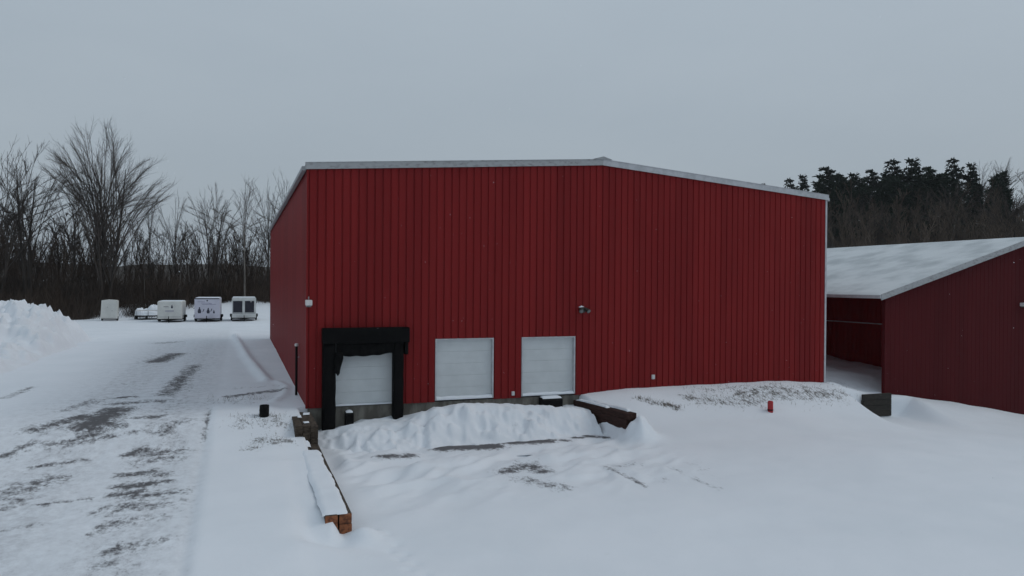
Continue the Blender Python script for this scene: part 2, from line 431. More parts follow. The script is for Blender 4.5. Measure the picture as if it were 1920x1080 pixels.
def terrain(X, Y):
    X = np.asarray(X, float); Y = np.asarray(Y, float)
    z = terrain_base(X, Y)
    pk = packed_mask(X, Y)
    far = 1 - sm(60, 160, np.hypot(X, Y))
    z = z + (.05 * fbm(X * .33, Y * .33, 3) + .022 * fbm(X * 1.1 + 9, Y * 1.1, 3) * (1 - .6 * pk)) * far
    z = z + .012 * fbm(X * 1.2, Y * 5.5, 4) * pk
    z = z + .05 * sm(-3.4, -3.1, X) * sm(-.85, -1.3, X) * sm(2.5, .5, Y)
    z = z - .03 * np.exp(-((X + 3.42 + .08 * fbm(Y * .4, Y * 0 + 3)) / .09) ** 2) * sm(3, 0, Y)
    z = z + .20 * np.exp(-(poly_dist(X, Y, WINDROW) / .28) ** 2) + .07 * np.exp(-(poly_dist(X, Y, CURL) / .2) ** 2)
    for xo in (-5.1, -4.3, -7.2, -6.2): z = z - .012 * np.exp(-((X - xo - .2 * fbm(Y * .1, Y * 0 + xo)) / .13) ** 2) * sm(40, 30, Y)
    # churned snow in the loading yard
    yd = sm(.3, 1.5, X) * sm(13, 9.5, X) * sm(-11, -7, Y) * sm(0, -2.5, Y) * (1 - np.clip(1.3 * patch_field(X, Y, YARD_BARE, 1.0), 0, .95)) * .8
    u = X * .80 + Y * .60; v = -X * .60 + Y * .80
    z = z + yd * (.5 * (.15 - np.abs(fbm(u * .3 + 3, v * .9 + 7, 3))) + .09 * fbm(u * .9, v * 2.2, 3))
    z = z + .14 * bump(X, Y, 2.6, -5.4, 1.3, .7) + .12 * bump(X, Y, 4.6, -5.0, .9, .6) + .12 * bump(X, Y, 7.6, -5.6, 1.6, .4)
    z = z - .14 * bump(X, Y, .42, -3.9, .3, 1.0) + .12 * bump(X, Y, .95, -3.7, .2, .8)
    # snow broken off beside the right timber wall
    z = z + .66 * bump(X, Y, 11.78, -4.08, .5, .38) * (1 + .8 * fbm(X * 3, Y * 3, 3))
    # a faint track of footprints
    for k in range(12):
        z = z - .06 * bump(X, Y, .75 + .10 * k * .3 + (.12 if k % 2 else -.12), -10.9 - .34 * k, .10, .13)
    return z

def axis(segs):
    """[(start, end, step), ...] -> coordinates"""
    out = []
    for a, b, s in segs: out += list(np.arange(a, b - s * .01, s))
    return np.array(out + [segs[-1][1]])
def grow_out(v0, step, end, k=1.13):
    o = []; v = v0
    while abs(v) < abs(end): v += step; step *= k; o.append(v)
    return o
gx = axis([(-26, -12, .35), (-12, -9, .14), (-9, 13, .085), (13, 31, .14), (31, 40, .3)])
gx = np.array(grow_out(-26, -.45, 4000)[::-1] + list(gx) + grow_out(40, .45, 4000))
gy = axis([(-17, -15.5, .2), (-15.5, -.2, .085), (-.2, .3, .06), (.3, 10, .12), (10, 42, .28)])
gy = np.array(grow_out(-17, -.3, 4000)[::-1] + list(gy) + grow_out(42, .4, 4000))
GX, GY = np.meshgrid(gx, gy, indexing='ij')
GZ = terrain(GX, GY)
ground_me = grid_mesh('ground', gx, gy, GZ)
def add_attr(me, name, arr):
    a = me.attributes.new(name, 'FLOAT', 'POINT'); a.data.foreach_set('value', np.asarray(arr, np.float32).ravel())
add_attr(ground_me, 'bare', patch_field(GX, GY, BARE) + .10 * packed_mask(GX, GY) + (.40 * np.exp(-((GX + 4.65) / .75) ** 2) + .34 * np.exp(-((GX + 7.1 - .12 * np.minimum(GY, 0)) / .8) ** 2)) * sm(34, 10, GY) * sm(-11.5, -9, GX) * (.35 + .65 * sm(-.25, .25, fbm(GX * .5, GY * .45 + 2, 3))))
add_attr(ground_me, 'grass', patch_field(GX, GY, GRASS))
add_attr(ground_me, 'packed', packed_mask(GX, GY) * (.55 + .42 * lanes(GX, GY)))
_az = np.degrees(np.arctan2(GX + 2.3, GY + 28.1)); _r = np.hypot(GX + 2.3, GY + 28.1)
_edge = 84.5 + 3 * fbm(GX * .06, GY * .06, 3) + 5 * sm(-12, -2, GX)
litter = np.maximum(sm(-1.5, 1.5, GY - _edge) * sm(40, 25, _az), sm(98, 112, _r) * sm(22, 27, _az))
litter = np.maximum(litter, sm(-17, -22, GX) * sm(70, 74, GY)) * sm(900, 500, _r)
add_attr(ground_me, 'litter', litter)
ground = link_mesh('ground', ground_me, 'ground', None, True)
tag(ground, kind='structure')

# ---- snow ploughed up against the dock wall
def dock_pile():
    xs = np.arange(.02, 11.05, .06); ys = np.arange(-4.4, .04, .06)
    X, Y = np.meshgrid(xs, ys, indexing='ij')
    cr = np.interp(X + .25 * fbm(Y * .7, X * .3), [0, .7, 1.45, 3.3, 3.9, 4.6, 5.6, 6.4, 7.2, 8.5, 9.8, 10.5, 11.0], [-.86, -.76, -.54, -.46, -.20, .02, .12, .06, .0, -.12, -.20, -.30, -.42])
    base = terrain_base(X, Y)
    wall = np.interp(X, [0, .9, 2, 3.2, 4.5, 7, 9.8, 11], [-.86, -.80, -.52, -.45, -.32, -.30, -.46, -.42])
    toe = np.interp(X, [0, 1, 2.5, 4.4, 6.5, 8.5, 11], [-2.1, -2.4, -3.1, -3.15, -3.15, -2.95, -2.7]) + .25 * fbm(X * .8, Y * 0 + 4, 3) + .15
    cy = np.interp(X, [0, 3, 6, 11], [-.9, -1.1, -1.35, -1.3]) + .2 * fbm(X * .6, Y * 0 + 8, 3)
    front = np.clip((Y - toe) / (cy - toe), 0, 1)
    fz = mix(base - .12, cr, np.sin(front * PI / 2) ** .85 * .55 + .45 * sm(0, 1, front))
    back = np.clip((Y - cy) / (0 - cy), 0, 1)
    bz = mix(cr, np.minimum(wall, cr), sm(0, 1, back))
    z = np.where(Y < cy, fz, bz)
    amp = sm(0, .25, front) * (1 - .6 * sm(.75, 1, front))
    chunk = np.abs(fbm(X * 1.5, Y * .9 + 3, 4))
    scoop = -.10 * np.exp(-((X - 4.0 - .3 * (Y + 2)) / .16) ** 2) - .09 * np.exp(-((X - 5.15 + .25 * (Y + 2)) / .18) ** 2) - .08 * np.exp(-((X - 7.9 - .4 * (Y + 2)) / .2) ** 2) - .06 * np.exp(-((X - 9.4 - .3 * (Y + 2)) / .22) ** 2)
    z = z + amp * (.34 * (.13 - np.abs(fbm(X * .8, Y * .9 + 3, 3))) + .16 * (.12 - np.abs(fbm(X * 2.3 + 4, Y * 1.9 + 9, 3))) + .045 * fbm(X * 6, Y * 6, 2) + scoop * 1.5)
    z = np.where(front <= 0, base - .15, z)
    rc_ = np.random.default_rng(3)
    z = clods(X, Y, z, [(rc_.uniform(.6, 10.9), -1.75 - abs(rc_.normal(0, .8)), rc_.uniform(.09, .26), rc_.uniform(.03, .10)) for k in range(130)])
    z = np.where(front <= 0, base - .15, z)
    me = grid_mesh('snow_pile', xs, ys, z)
    add_attr(me, 'bare', .30 * sm(.2, .5, front) * sm(.9, .6, front) * bump(X, Y, 5.2, -2.3, .7, .5) + .28 * bump(X, Y, 7.4, -2.3, .8, .4)); add_attr(me, 'grass', X * 0); add_attr(me, 'packed', X * 0); add_attr(me, 'litter', X * 0)
    o = link_mesh('snow_pile', me, 'ground', None, True)
    tag(o, 'long lumpy heap of ploughed snow against the dock wall below the white doors', 'snow pile')
dock_pile()

# ---- tall ploughed snow bank at the left edge of the driveway
def snow_bank():
    xs = np.arange(-27, -12.9, .13); ys = np.arange(8, 41, .15)
    X, Y = np.meshgrid(xs, ys, indexing='ij')
    d = -13.55 + .5 * fbm(X * .2, Y * .35, 3) - X + .0 * Y
    env = np.interp(Y + .35 * (X + 16), [8, 13, 20, 24.5, 26, 28, 30.5, 34, 37, 39.5, 41], [.10, .16, .19, .24, .45, .80, 1.0, 1.0, .7, .22, 0])
    z = np.interp(d, [-.5, 0, .25, .8, 1.5, 2.3, 3.1, 5.0, 9, 13.5], [-.3, -.06, .5, 1.05, 1.9, 2.5, 2.85, 2.85, 2.3, -.2])
    z = z * env + .02
    amp = sm(.1, 1.2, d) * sm(0, .3, env) * sm(13, 10, d)
    z = z + amp * (1.5 * (.10 - np.abs(fbm(X * .5, Y * .5, 4))) + .75 * (np.abs(fbm(X * 1.5, Y * 1.5 + 5, 3)) - .12) + .16 * fbm(X * 4, Y * 4, 2)) * mix(.3, 1, sm(.25, .8, env))
    rc_ = np.random.default_rng(4)
    z = clods(X, Y, z, [(-13.9 - abs(rc_.normal(0, 1.8)), rc_.uniform(13, 38), rc_.uniform(.2, .6), rc_.uniform(.06, .26)) for k in range(260)])
    z = np.where(d < 0, np.minimum(z, -.05), z)
    me = grid_mesh('snow_bank', xs, ys, z)
    o = link_mesh('snow_bank', me, 'snow', None, True)
    tag(o, 'high craggy bank of ploughed snow at the left edge of the driveway', 'snow bank')
snow_bank()

# ---------------------------------------------------------------- the red warehouse
W, E0, RG, LEN = 24.4, 8.95, 9.86, 36.0          # width, eave, ridge, length
def top_z(x): return E0 + (RG - E0) * (1 - abs(x - W / 2) / (W / 2))
wh = empty('warehouse')
tag(wh, 'tall red ribbed-metal warehouse with three white dock doors and low gable roof', 'warehouse')
def rib_profile(x0, x1, g=.042, dp=.036):
    """groove at the left edge, then a flat pan: (x, inward depth)"""
    return [(x0, dp), (x0 + g, dp), (x0 + g + .014, 0), (x1 - .012, 0), (x1, dp)]
def front_panel(x0, x1, y, z0, zt, name, mat, parent, dp=.036):
    pr = rib_profile(x0, x1, dp=dp)
    vs = [(x, y + d, z0) for x, d in pr] + [(x, y + d, zt(x)) for x, d in pr]
    vs += [(x, y + .07, z0) for x in (x0, x1)] + [(x, y + .07, zt(x)) for x in (x0, x1)]
    n = len(pr); fs = [(i, i + 1, n + i + 1, n + i) for i in range(n - 1)]
    fs += [(2 * n + 1, 2 * n, 2 * n + 2, 2 * n + 3), tuple(range(n))[::-1] + (2 * n, 2 * n + 1), tuple(range(n, 2 * n)) + (2 * n + 3, 2 * n + 2)]
    return MB().add(vs, fs).build(name, mat, parent)
P = W / 80
DOORS = [(3, 11, .03, 2.50), (16, 24, .06, 2.50), (28, 36, .06, 2.50)]
FY = -.07                                         # outer face of the front siding
for k in range(80):
    z0 = 0.0
    for a, b, zb, zt in DOORS:
        if a <= k < b: z0 = zt
    front_panel(k * P, (k + 1) * P, FY, z0, top_z, 'siding_panel', 'red_siding', wh)
# long side walls and back wall, ribbed sheet, seen only edge on
def ribbed_wall(ax, c, a, b, z0, z1, out, name, mat, parent, step=.3048):
    """sheet along axis ax ('y' at x=c or 'x' at y=c) whose ribs stand out by .03 in direction out"""
    n = int(round((b - a) / step)); vs = []; fs = []
    for k in range(n):
        s = a + (b - a) * k / n; e = a + (b - a) * (k + 1) / n
        for t, d in ((s, -.03), (s + .045, -.03), (s + .065, 0), (e - .02, 0), (e, -.03)):
            for z in (z0, z1):
                vs.append((c + out * d, t, z) if ax == 'y' else (t, c + out * d, z))
    m = len(vs) // 2
    fs = [(2 * i, 2 * i + 2, 2 * i + 3, 2 * i + 1) for i in range(m - 1)]
    return MB().add(vs, fs).build(name, mat, parent)
ribbed_wall('y', -.03, 0, LEN, 0, E0, -1, 'side_wall', 'red_siding', wh)
ribbed_wall('y', W + .03, 0, LEN, 0, E0, 1, 'side_wall', 'red_siding', wh)
MB().prism([(0, 0), (W, 0), (W, E0), (W / 2, RG), (0, E0)], 'y', LEN - .05, LEN).build('back_wall', 'red_siding', wh)
# concrete: split round the door pockets so that the doors stand back
fd = MB()
fd.box(.03, W - .03, .02, .5, -1.7, -.004)
fd.box(.03, W - .03, .5, LEN - .06, -.4, -.004)
fd.build('foundation', 'concrete', wh)
MB().box(.06, W - .06, .55, .6, 0, E0 - .05).build('inner_wall', 'dark_board', wh)
# corner trims
MB().box(-.06, .005, FY - .012, .10, 0, E0 - .04).build('corner_trim', 'red_siding', wh)
MB().box(W - .005, W + .09, FY - .02, .12, -.02, E0 - .02).build('corner_trim', 'white_trim', wh)
# roof: two sloping slabs, snow on them, fascia along the rakes
def roof_slab(xe, ze, xr, zr, th0, th1, y0, y1, n=1):
    return [(xe, ze + th0), (xr, zr + th0), (xr, zr + th1), (xe, ze + th1)], y0, y1
roof = MB()
for xe in (-.10, W + .10): roof.prism([(xe, E0 + .0), (W / 2, RG + .02), (W / 2, RG + .17), (xe, E0 + .15)], 'y', FY - .03, LEN + .05)
roof_o = roof.build('roof', 'galv', wh)
def roof_snow(x0, z0, x1, z1, y0, y1, th, name, parent, nx=60, ny=30, seed=0, mat='roof_snow', slope=True):
    xs = np.linspace(x0, x1, nx); ys = np.linspace(y0, y1, ny)
    X, Y = np.meshgrid(xs, ys, indexing='ij')
    t = (X - x0) / (x1 - x0)
    ed = np.minimum(np.minimum(X - min(x0, x1), max(x0, x1) - X), np.minimum(Y - y0, y1 - Y))
    Z = z0 + (z1 - z0) * t + th * (.35 + .65 * sm(0, .25, ed)) + .02 * fbm(X * 1.3 + seed, Y * 1.3, 4) * sm(0, .4, ed) - .02 * (ed <= 0)
    me = grid_mesh(name, xs, ys, Z)
    return link_mesh(name, me, mat, parent, True)
roof_snow(-.06, E0 + .15, W / 2, RG + .17, FY + .0, LEN, .05, 'roof_snow', roof_o)
roof_snow(W + .06, E0 + .15, W / 2, RG + .17, FY + .0, LEN, .055, 'roof_snow', roof_o, seed=5)
for xe in (-.12, W + .12):
    s = 1 if xe < 0 else -1
    f = MB(); xm = W / 2 - s * .002
    f.prism([(xe, E0 - .06), (xm, RG - .045), (xm, RG + .19), (xe, E0 + .17)], 'y', FY - .085, FY - .035)
    f.prism([(xe, E0 + .172), (xm, RG + .192), (xm, RG + .22), (xe, E0 + .20)], 'y', FY - .10, FY + .02)
    f.build('rake_fascia', 'grey_fascia' if xe < 0 else 'white_trim', wh)
rc = MB()
rc.prism([(W / 2 - .42, RG + .21), (W / 2 - .2, RG + .27), (W / 2, RG + .33), (W / 2 + .2, RG + .27), (W / 2 + .42, RG + .21), (W / 2, RG + .19)], 'y', FY - .12, LEN)
rc.build('ridge_cap', 'galv', wh)
MB().box(-.24, -.105, FY - .03, LEN, E0 - .10, E0 + .05).build('gutter', 'galv', wh)
MB().box(W + .125, W + .24, FY - .03, LEN, E0 - .10, E0 + .05).build('gutter', 'galv', wh)
# dock doors: sectional, five leaves each, in a pale frame
for i, (a, b, zb, zt) in enumerate(DOORS):
    x0, x1 = a * P, b * P
    fr = MB()
    fr.box(x0 + .003, x0 + .055, FY - .02, .26, zb, zt - .053); fr.box(x1 - .055, x1 - .003, FY - .02, .26, zb, zt - .053)
    fr.box(x0 + .003, x1 - .003, FY - .02, .26, zt - .05, zt - .003)
    door = fr.build('dock_door', 'white_trim', wh)
    door['label'] = ['white dock door inside the black dock shelter', 'white dock door in the middle, snow along its sill', 'white dock door on the right, black bumper below it'][i]
    n = 5; hh = (zt - .052 - zb) / n
    for k in range(n):
        p = MB(); q0, q1 = zb + k * hh, zb + (k + 1) * hh
        p.prism([(.080, q0 + .002), (.075, q0 + .012), (.075, q0 + hh * .48), (.078, q0 + hh * .5), (.075, q0 + hh * .52), (.075, q1 - .010), (.080, q1 - .001), (.14, q1 - .001), (.14, q0 + .002)], 'x', x0 + .057, x1 - .057)
        p.build('door_panel', 'door_white', door)
    xs = np.linspace(x0 + .06, x1 - .06, 26); sv = []
    hgt = [.05, .11, .10][i]
    prof = [(FY - .015, 0), (FY - .03, .55), (-.0, 1.0), (.07, 1.15), (.09, 0)]
    V = []; Fc = []
    for x in xs:
        hk = hgt * (1 + .35 * float(fbm(np.array(x * 2.1 + i), np.array(3.0))))
        V += [(x, y, zb + .002 + z * hk) for y, z in prof]
    for j in range(len(xs) - 1):
        Fc += [(j * 5 + q, j * 5 + q + 1, j * 5 + 6 + q, j * 5 + 5 + q) for q in range(4)]
    MB().add(V, Fc).build('sill_snow', 'snow', door, True)
# black dock shelter round the left door
sh = MB().box(.50, 3.76, -.52, FY - .006, 2.42, 3.0, 0, .03).build('dock_shelter', 'black_vinyl', wh)
sh['label'] = 'black vinyl dock shelter with sagging head curtain'
def pad(x0, x1, y0, z0, z1, name='side_pad'):
    p = MB(); n = 10; V = []; Fc = []
    for k in range(n + 1):
        z = mixf(z0, z1, k / n); w = .02 * math.sin(k * 2.3 + x0 * 3)
        V += [(x0, FY - .004, z), (x0 + .01 + w * .3, y0 + .03, z), (x0 + .06 + w, y0 - w, z), (x1 - .05 + w, y0 + .02 + w, z), (x1 + w * .5, y0 + .1, z), (x1 - .02, FY - .004, z)]
    for k in range(n):
        for q in range(6): Fc.append((k * 6 + q, k * 6 + (q + 1) % 6, k * 6 + 6 + (q + 1) % 6, k * 6 + 6 + q))
    Fc += [tuple(range(6)), tuple(range(n * 6, n * 6 + 6))]
    return p.add(V, Fc).build(name, 'black_vinyl', sh, True)
pad(.52, 1.0, -.46, -1.0, 2.415)
pad(3.16, 3.56, -.46, -.75, 2.415)
MB().box(3.60, 3.73, -.42, -.12, 1.95, 2.42, 0, .02).build('side_skirt', 'black_vinyl', sh)
def sheet(name, fx, nu, nv, th=.02):
    V = []; Fc = []
    for s in (0, 1):
        for u in range(nu + 1):
            for v in range(nv + 1):
                x, y, z = fx(u / nu, v / nv); V.append((x, y + s * th, z))
    o2 = (nu + 1) * (nv + 1)
    for u in range(nu):
        for v in range(nv):
            a = u * (nv + 1) + v; q = (a, a + nv + 1, a + nv + 2, a + 1)
            Fc += [q, tuple(o2 + t for t in q[::-1])]
    for v in range(nv):
        for a in (v, nu * (nv + 1) + v): Fc.append((a, a + 1, a + 1 + o2, a + o2))
    for u in range(nu):
        for a in (u * (nv + 1), u * (nv + 1) + nv): Fc.append((a, a + nv + 1, a + nv + 1 + o2, a + o2))
    return MB().add(V, Fc).build(name, 'black_vinyl', sh, True)
sheet('head_curtain', lambda u, v: (1.0 + 2.18 * u, -.40 + .03 * math.sin(u * 17) * (1 - v) + .015 * math.sin(u * 41), mixf(1.90 + .34 * (u - .5) ** 2 + .06 * u + .015 * math.sin(u * 23), 2.45, v)), 40, 5)
sheet('torn_flap', lambda u, v: (.96 + (.26 - .10 * (1 - v) * math.sin(v * 5 + 1)) * u + .02 * math.sin(v * 9), -.47 - .07 * math.sin(u * 3 + v * 7) * u, mixf(1.22 + .25 * abs(u - .55), 2.1, v)), 8, 14)
# bumpers under the doors
def bumper(x0, x1, z0, z1, yo, label):
    b = MB().prism([(FY + .085, z0), (FY + .085, z1 + .0), (yo + .10, z1), (yo, z1 - .10), (yo, z0)], 'x', x0, x1).build('dock_bumper', 'black_rubber', wh)
    b['label'] = label
    xs = [x0 + .02, x0 + .06, x0 + .12, x1 - .12, x1 - .06, x1 - .02]; V = []; Fc = []
    hs = [.015, .05, .07, .07, .05, .015]
    for x, h in zip(xs, hs): V += [(x, .01, z1 + .003), (x, -.03, z1 + h), (x, yo + .12, z1 + h * .95), (x, yo + .045, z1 - .02)]
    for j in range(5): Fc += [(j * 4 + q, j * 4 + q + 1, j * 4 + 5 + q, j * 4 + 4 + q) for q in range(3)]
    MB().add(V, Fc).build('snow_cap', 'snow', b, True)
bumper(1.38, 1.68, -.75, -.19, -.30, 'small black rubber bumper capped with snow under the left dock door')
bumper(9.36, 10.26, -.62, -.03, -.42, 'wide black rubber bumper capped with snow under the right dock door')
# wall lamps
lp = MB().box(-.10, .14, FY - .30, FY - .015, 3.84, 4.05, 0, .03).build('wall_lamp', 'lamp_white', wh); lp['label'] = 'white lamp on the left front corner of the warehouse'
MB().box(-.06, .10, FY - .285, FY - .03, 3.79, 3.838).build('lens', 'glass', lp)
MB().tube([(.02, FY + .01, 4.10), (.02, FY - .16, 4.16), (.02, FY - .2, 4.05)], .022, 6).build('arm', 'galv', lp)
l2 = MB().box(11.16, 11.42, FY - .06, FY - .006, 3.50, 3.72, 0, .02).build('wall_lamp', 'lamp_bronze', wh); l2['label'] = 'dark floodlight on the front wall right of the doors'
for dx in (-.10, .12):
    h = MB().tube([(11.29 + dx, FY - .07, 3.66), (11.29 + dx * 1.6, FY - .26, 3.56)], [.07, .10], 10).build('lamp_head', 'lamp_bronze', l2)
    MB().tube([(11.29 + dx * 1.6, FY - .262, 3.56), (11.29 + dx * 1.62, FY - .272, 3.554)], .085, 10).build('lens', 'glass', h)
MB().add([(11.10, FY - .02, 3.73), (11.30, FY - .02, 3.76), (11.30, FY - .2, 3.75), (11.10, FY - .2, 3.72), (11.2, FY - .1, 3.80)], [(0, 1, 4), (1, 2, 4), (2, 3, 4), (3, 0, 4), (0, 3, 2, 1)]).build('snow_cap', 'snow', l2)
for x, z, w in ((14.77, .63, .07), (8.16, .2, .06)):
    ob = MB().box(x - w, x + w, FY - .09, FY - .006, z - w * 1.4, z + w * 1.4, 0, .012).build('outlet_box', 'lamp_white', wh)
    MB().box(x - w * .7, x + w * .7, FY - .102, FY - .092, z - w, z + w * .9).build('cover', 'door_white', ob)
# dark vent pipe standing along the left side wall
vp = MB().tube([(-.16, 3.3, .02), (-.16, 3.3, 2.05)], .05, 8).build('vent_pipe', 'black_rubber', wh)
MB().tube([(-.16, 3.3, 2.05), (-.16, 3.3, 2.14), (-.16, 3.3, 2.17)], [.075, .08, .03], 8).build('cap', 'lamp_white', vp)
MB().tube([(-.05, 3.3, 1.6), (-.16, 3.3, 1.6)], .02, 6).build('bracket', 'galv', vp)

# ---------------------------------------------------------------- the dark red pole barn on the right
barn = empty('pole_barn', (0, 0, 0))
tag(barn, 'low dark red pole barn with snow-covered gable roof at the right edge', 'barn')
BX0, BXR, BX1 = 28.4, 38.9, 49.4
BE, BR = 4.12, 7.28
EX0, EX1 = 27.65, 50.15                            # eave lines
ZE, ZR = 4.16, 7.42                                # roof underside at eave and ridge
def barn_top(x): return ZE + (ZR - ZE) * (1 - abs(x - BXR) / (BXR - EX0)) - .03
n = 69
for k in range(n):
    a = BX0 + (BX1 - BX0) * k / n; b = BX0 + (BX1 - BX0) * (k + 1) / n
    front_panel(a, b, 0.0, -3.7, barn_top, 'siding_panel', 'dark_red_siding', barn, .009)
MB().box(BX0 - .05, BX0 + .05, -.03, .16, -1.4, barn_top(BX0) - .02).build('corner_trim', 'dark_red_siding', barn)
# inner wall, set back under the roof along the open bay
ribbed_wall('y', 32.4, .3, 48, -.6, 5.3, -1, 'bay_wall', 'red_siding', barn, .305)  # lighter red than the barn's own paint, brightening the shaded bay by colour
MB().box(32.36, 32.395, .3, 48, 2.50, 2.56).build('bay_trim', 'white_trim', barn)
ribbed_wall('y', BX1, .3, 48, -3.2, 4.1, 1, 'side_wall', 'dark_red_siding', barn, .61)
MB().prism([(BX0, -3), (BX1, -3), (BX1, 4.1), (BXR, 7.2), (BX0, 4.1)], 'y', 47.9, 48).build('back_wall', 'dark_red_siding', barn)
for y in (8, 14, 20, 26, 32, 38, 44): MB().box(28.42, 28.6, y, y + .18, -.6, 4.15).build('post', 'tie', barn)
rb = MB()
for xe in (EX0, EX1): rb.prism([(xe, ZE), (BXR, ZR), (BXR, ZR + .10), (xe, ZE + .10)], 'y', -.42, 48.3)
rb_o = rb.build('roof', 'galv', barn)
roof_snow(EX0 + .03, ZE + .10, BXR + .05, ZR + .11, -.36, 48.2, .07, 'roof_snow', rb_o, 90, 260, 2)
roof_snow(EX1 - .03, ZE + .10, BXR - .05, ZR + .11, -.36, 48.2, .07, 'roof_snow', rb_o, 60, 120, 9)
for xe in (EX0, EX1):
    s = -.02 if xe < BXR else .02
    MB().prism([(xe + s, ZE - .15), (BXR, ZR - .15), (BXR, ZR + .15), (xe + s, ZE + .15)], 'y', -.47, -.425).build('rake_fascia', 'grey_fascia', barn)
    MB().box(xe - .10 if xe < BXR else xe, xe if xe < BXR else xe + .10, -.44, 48.3, ZE - .06, ZE + .09).build('gutter', 'white_trim', barn)
bl = MB().box(38.2, 38.62, -.26, -.008, 3.66, 3.86, 0, .03).build('wall_lamp', 'lamp_white', barn)
MB().box(38.26, 38.56, -.24, -.05, 3.61, 3.657).build('lens', 'glass', bl)

# ---------------------------------------------------------------- timber walls beside the dock, each tie a piece
def tie(x0, x1, y0, y1, z0, z1, parent, mat='tie', jit=0.0, rs=[3]):
    rs[0] = (rs[0] * 1103515245 + 12345) % 2147483648
    j = ((rs[0] >> 8) % 1000 / 1000 - .5) * jit
    c = .012
    xa, xb, za, zb = x0 + j, x1 + j, z0, z1
    poly = [(xa + c, za), (xb - c, za), (xb, za + c), (xb, zb - c), (xb - c, zb), (xa + c, zb), (xa, zb - c), (xa, za + c)]
    vs = [(p[0], y0, p[1]) for p in poly] + [(p[0], y1, p[1]) for p in poly]
    m = MB(); m.add(vs, [tuple(range(8))], 1); m.v = []; m.f = []; m.mi = []
    m.add(vs, [(i, (i + 1) % 8, 8 + (i + 1) % 8, 8 + i) for i in range(8)], 0)
    b = 0
    m.f += [tuple(range(8)), tuple(range(8, 16))[::-1]]; m.mi += [1, 1]
    return m.build('timber', [mat, 'end_grain' if mat == 'tie' and y0 < -8 else mat], parent)
lw = empty('retaining_wall', (0, 0, 0))
tag(lw, 'stepped timber retaining wall running from the left dock corner, snow on top', 'retaining wall')
for k in range(5):                                  # upper block at the corner of the warehouse
    z1 = -.06 - k * .23
    for j in range(3):
        tie(-.62 + j * .243, -.62 + j * .243 + .238, -3.1 + (.05 * ((k + j) % 2)), -.30, z1 - .225, z1 - (.02 * j if k == 0 else 0), lw, jit=.02)
for k in range(3):                                  # long low run
    z1 = -.67 - k * .24
    for j in range(2):
        for a, b in ((-11.0 + .08 * j, -7.2), (-7.18, -3.18)):
            tie(-.50 + j * .325, -.50 + j * .325 + .285, a, b, z1 - .235, z1 - .006 * j, lw, jit=.02)
def snow_strip(name, parent, xa, xb, y0, y1, zt, th, seed=0, n=80, gap=None):
    ys = np.linspace(y0, y1, n); us = np.linspace(0, 1, 12)
    V = []; Fc = []
    for y in ys:
        wl = .05 * float(fbm(np.array(y * 2.2 + seed), np.array(1.0), 3)); wr = .05 * float(fbm(np.array(y * 2.6 + seed), np.array(7.0), 3))
        e = min(1, (y - y0) / .15 + .15, (y1 - y) / .3 + .05)
        for u in us:
            x = mixf(xa + wl, xb + wr, u)
            h = th * min(1, 5 * u + .05, 6 * (1 - u)) ** .5 * e * (1 + .3 * float(fbm(np.array(x * 2 + seed), np.array(y * 2.0), 2)))
            V.append((x, y, zt + h - .003))
    m = len(us)
    for i in range(n - 1):
        Fc += [(i * m + q, i * m + q + 1, (i + 1) * m + q + 1, (i + 1) * m + q) for q in range(m - 1)]
    return MB().add(V, Fc).build(name, 'snow', parent, True)
snow_strip('snow_cap', lw, -.56, .05, -10.93, -4.1, -.69, .10, 1)
for (xa, xb, ya, yb, th) in ((-.45, -.28, -1.5, -.9, .05), (-.32, -.12, -2.6, -2.25, .06), (-.2, .05, -1.0, -.5, .05), (-.7, -.15, -3.6, -3.05, .16)):
    zt = -.07 if ya > -3 else -.68
    snow_strip('snow_clump', lw, xa, xb, ya, yb, zt, th, xa * 9, 14)
rw = empty('retaining_wall', (10.88, -.12, 0), math.radians(8.5))
tag(rw, 'short reddish timber retaining wall at the right end of the dock', 'retaining wall')
for k in range(5):
    z1 = -.20 - k * .225
    for j in range(2): tie(.0 + j * .25, .24 + j * .25, -3.75 + .12 * ((k + j) % 2), -.02, z1 - .22 - .0, z1 - .01 * j, rw, 'tie_red', jit=.015)
snow_strip('snow_cap', rw, .06, .26, -2.3, -.05, -.205, .08, 4, 40)
snow_strip('snow_cap', rw, .30, .55, -3.3, -.05, -.215, .10, 8, 50)
bw = empty('board_wall', (0, 0, 0))
tag(bw, 'dark low board wall at the left front corner of the pole barn', 'board wall')
for k in range(4):
    MB().box(26.05 + .03 * (k % 2), 27.85, -.92, -.76, -1.68 + k * .28, -1.68 + k * .28 + .272, 0, .012).build('board', 'dark_board', bw)

# ---------------------------------------------------------------- small posts
def ground_z(x, y): return float(terrain(np.array([[x]]), np.array([[y]]))[0, 0])
gz = ground_z(18.95, -2.75)
bo = empty('bollard', (18.95, -2.75, gz)); tag(bo, 'short red pipe bollard standing in snow before the warehouse', 'bollard')
MB().tube([(0, 0, -.3), (0, 0, .40), (0, 0, .44), (0, 0, .455)], [.115, .115, .10, .05], 18).build('post', 'red_paint', bo, False)
MB().tube([(0, 0, .05), (0, 0, .10)], .122, 18).build('band', 'black_rubber', bo)
gz = ground_z(-1.55, -1.1)
st = empty('post_stub', (-1.55, -1.1, gz)); tag(st, 'black stubby post in the snow beside the driveway', 'post')
MB().tube([(0, 0, -.2), (.01, 0, .36), (.01, 0, .38), (.01, 0, .38), (.01, 0, .30)], [.165, .16, .15, .125, .12], 16).build('pipe', 'black_rubber', st)
MB().tube([(0, 0, .20), (0, 0, .22)], .168, 16).build('rim', 'black_vinyl', st)

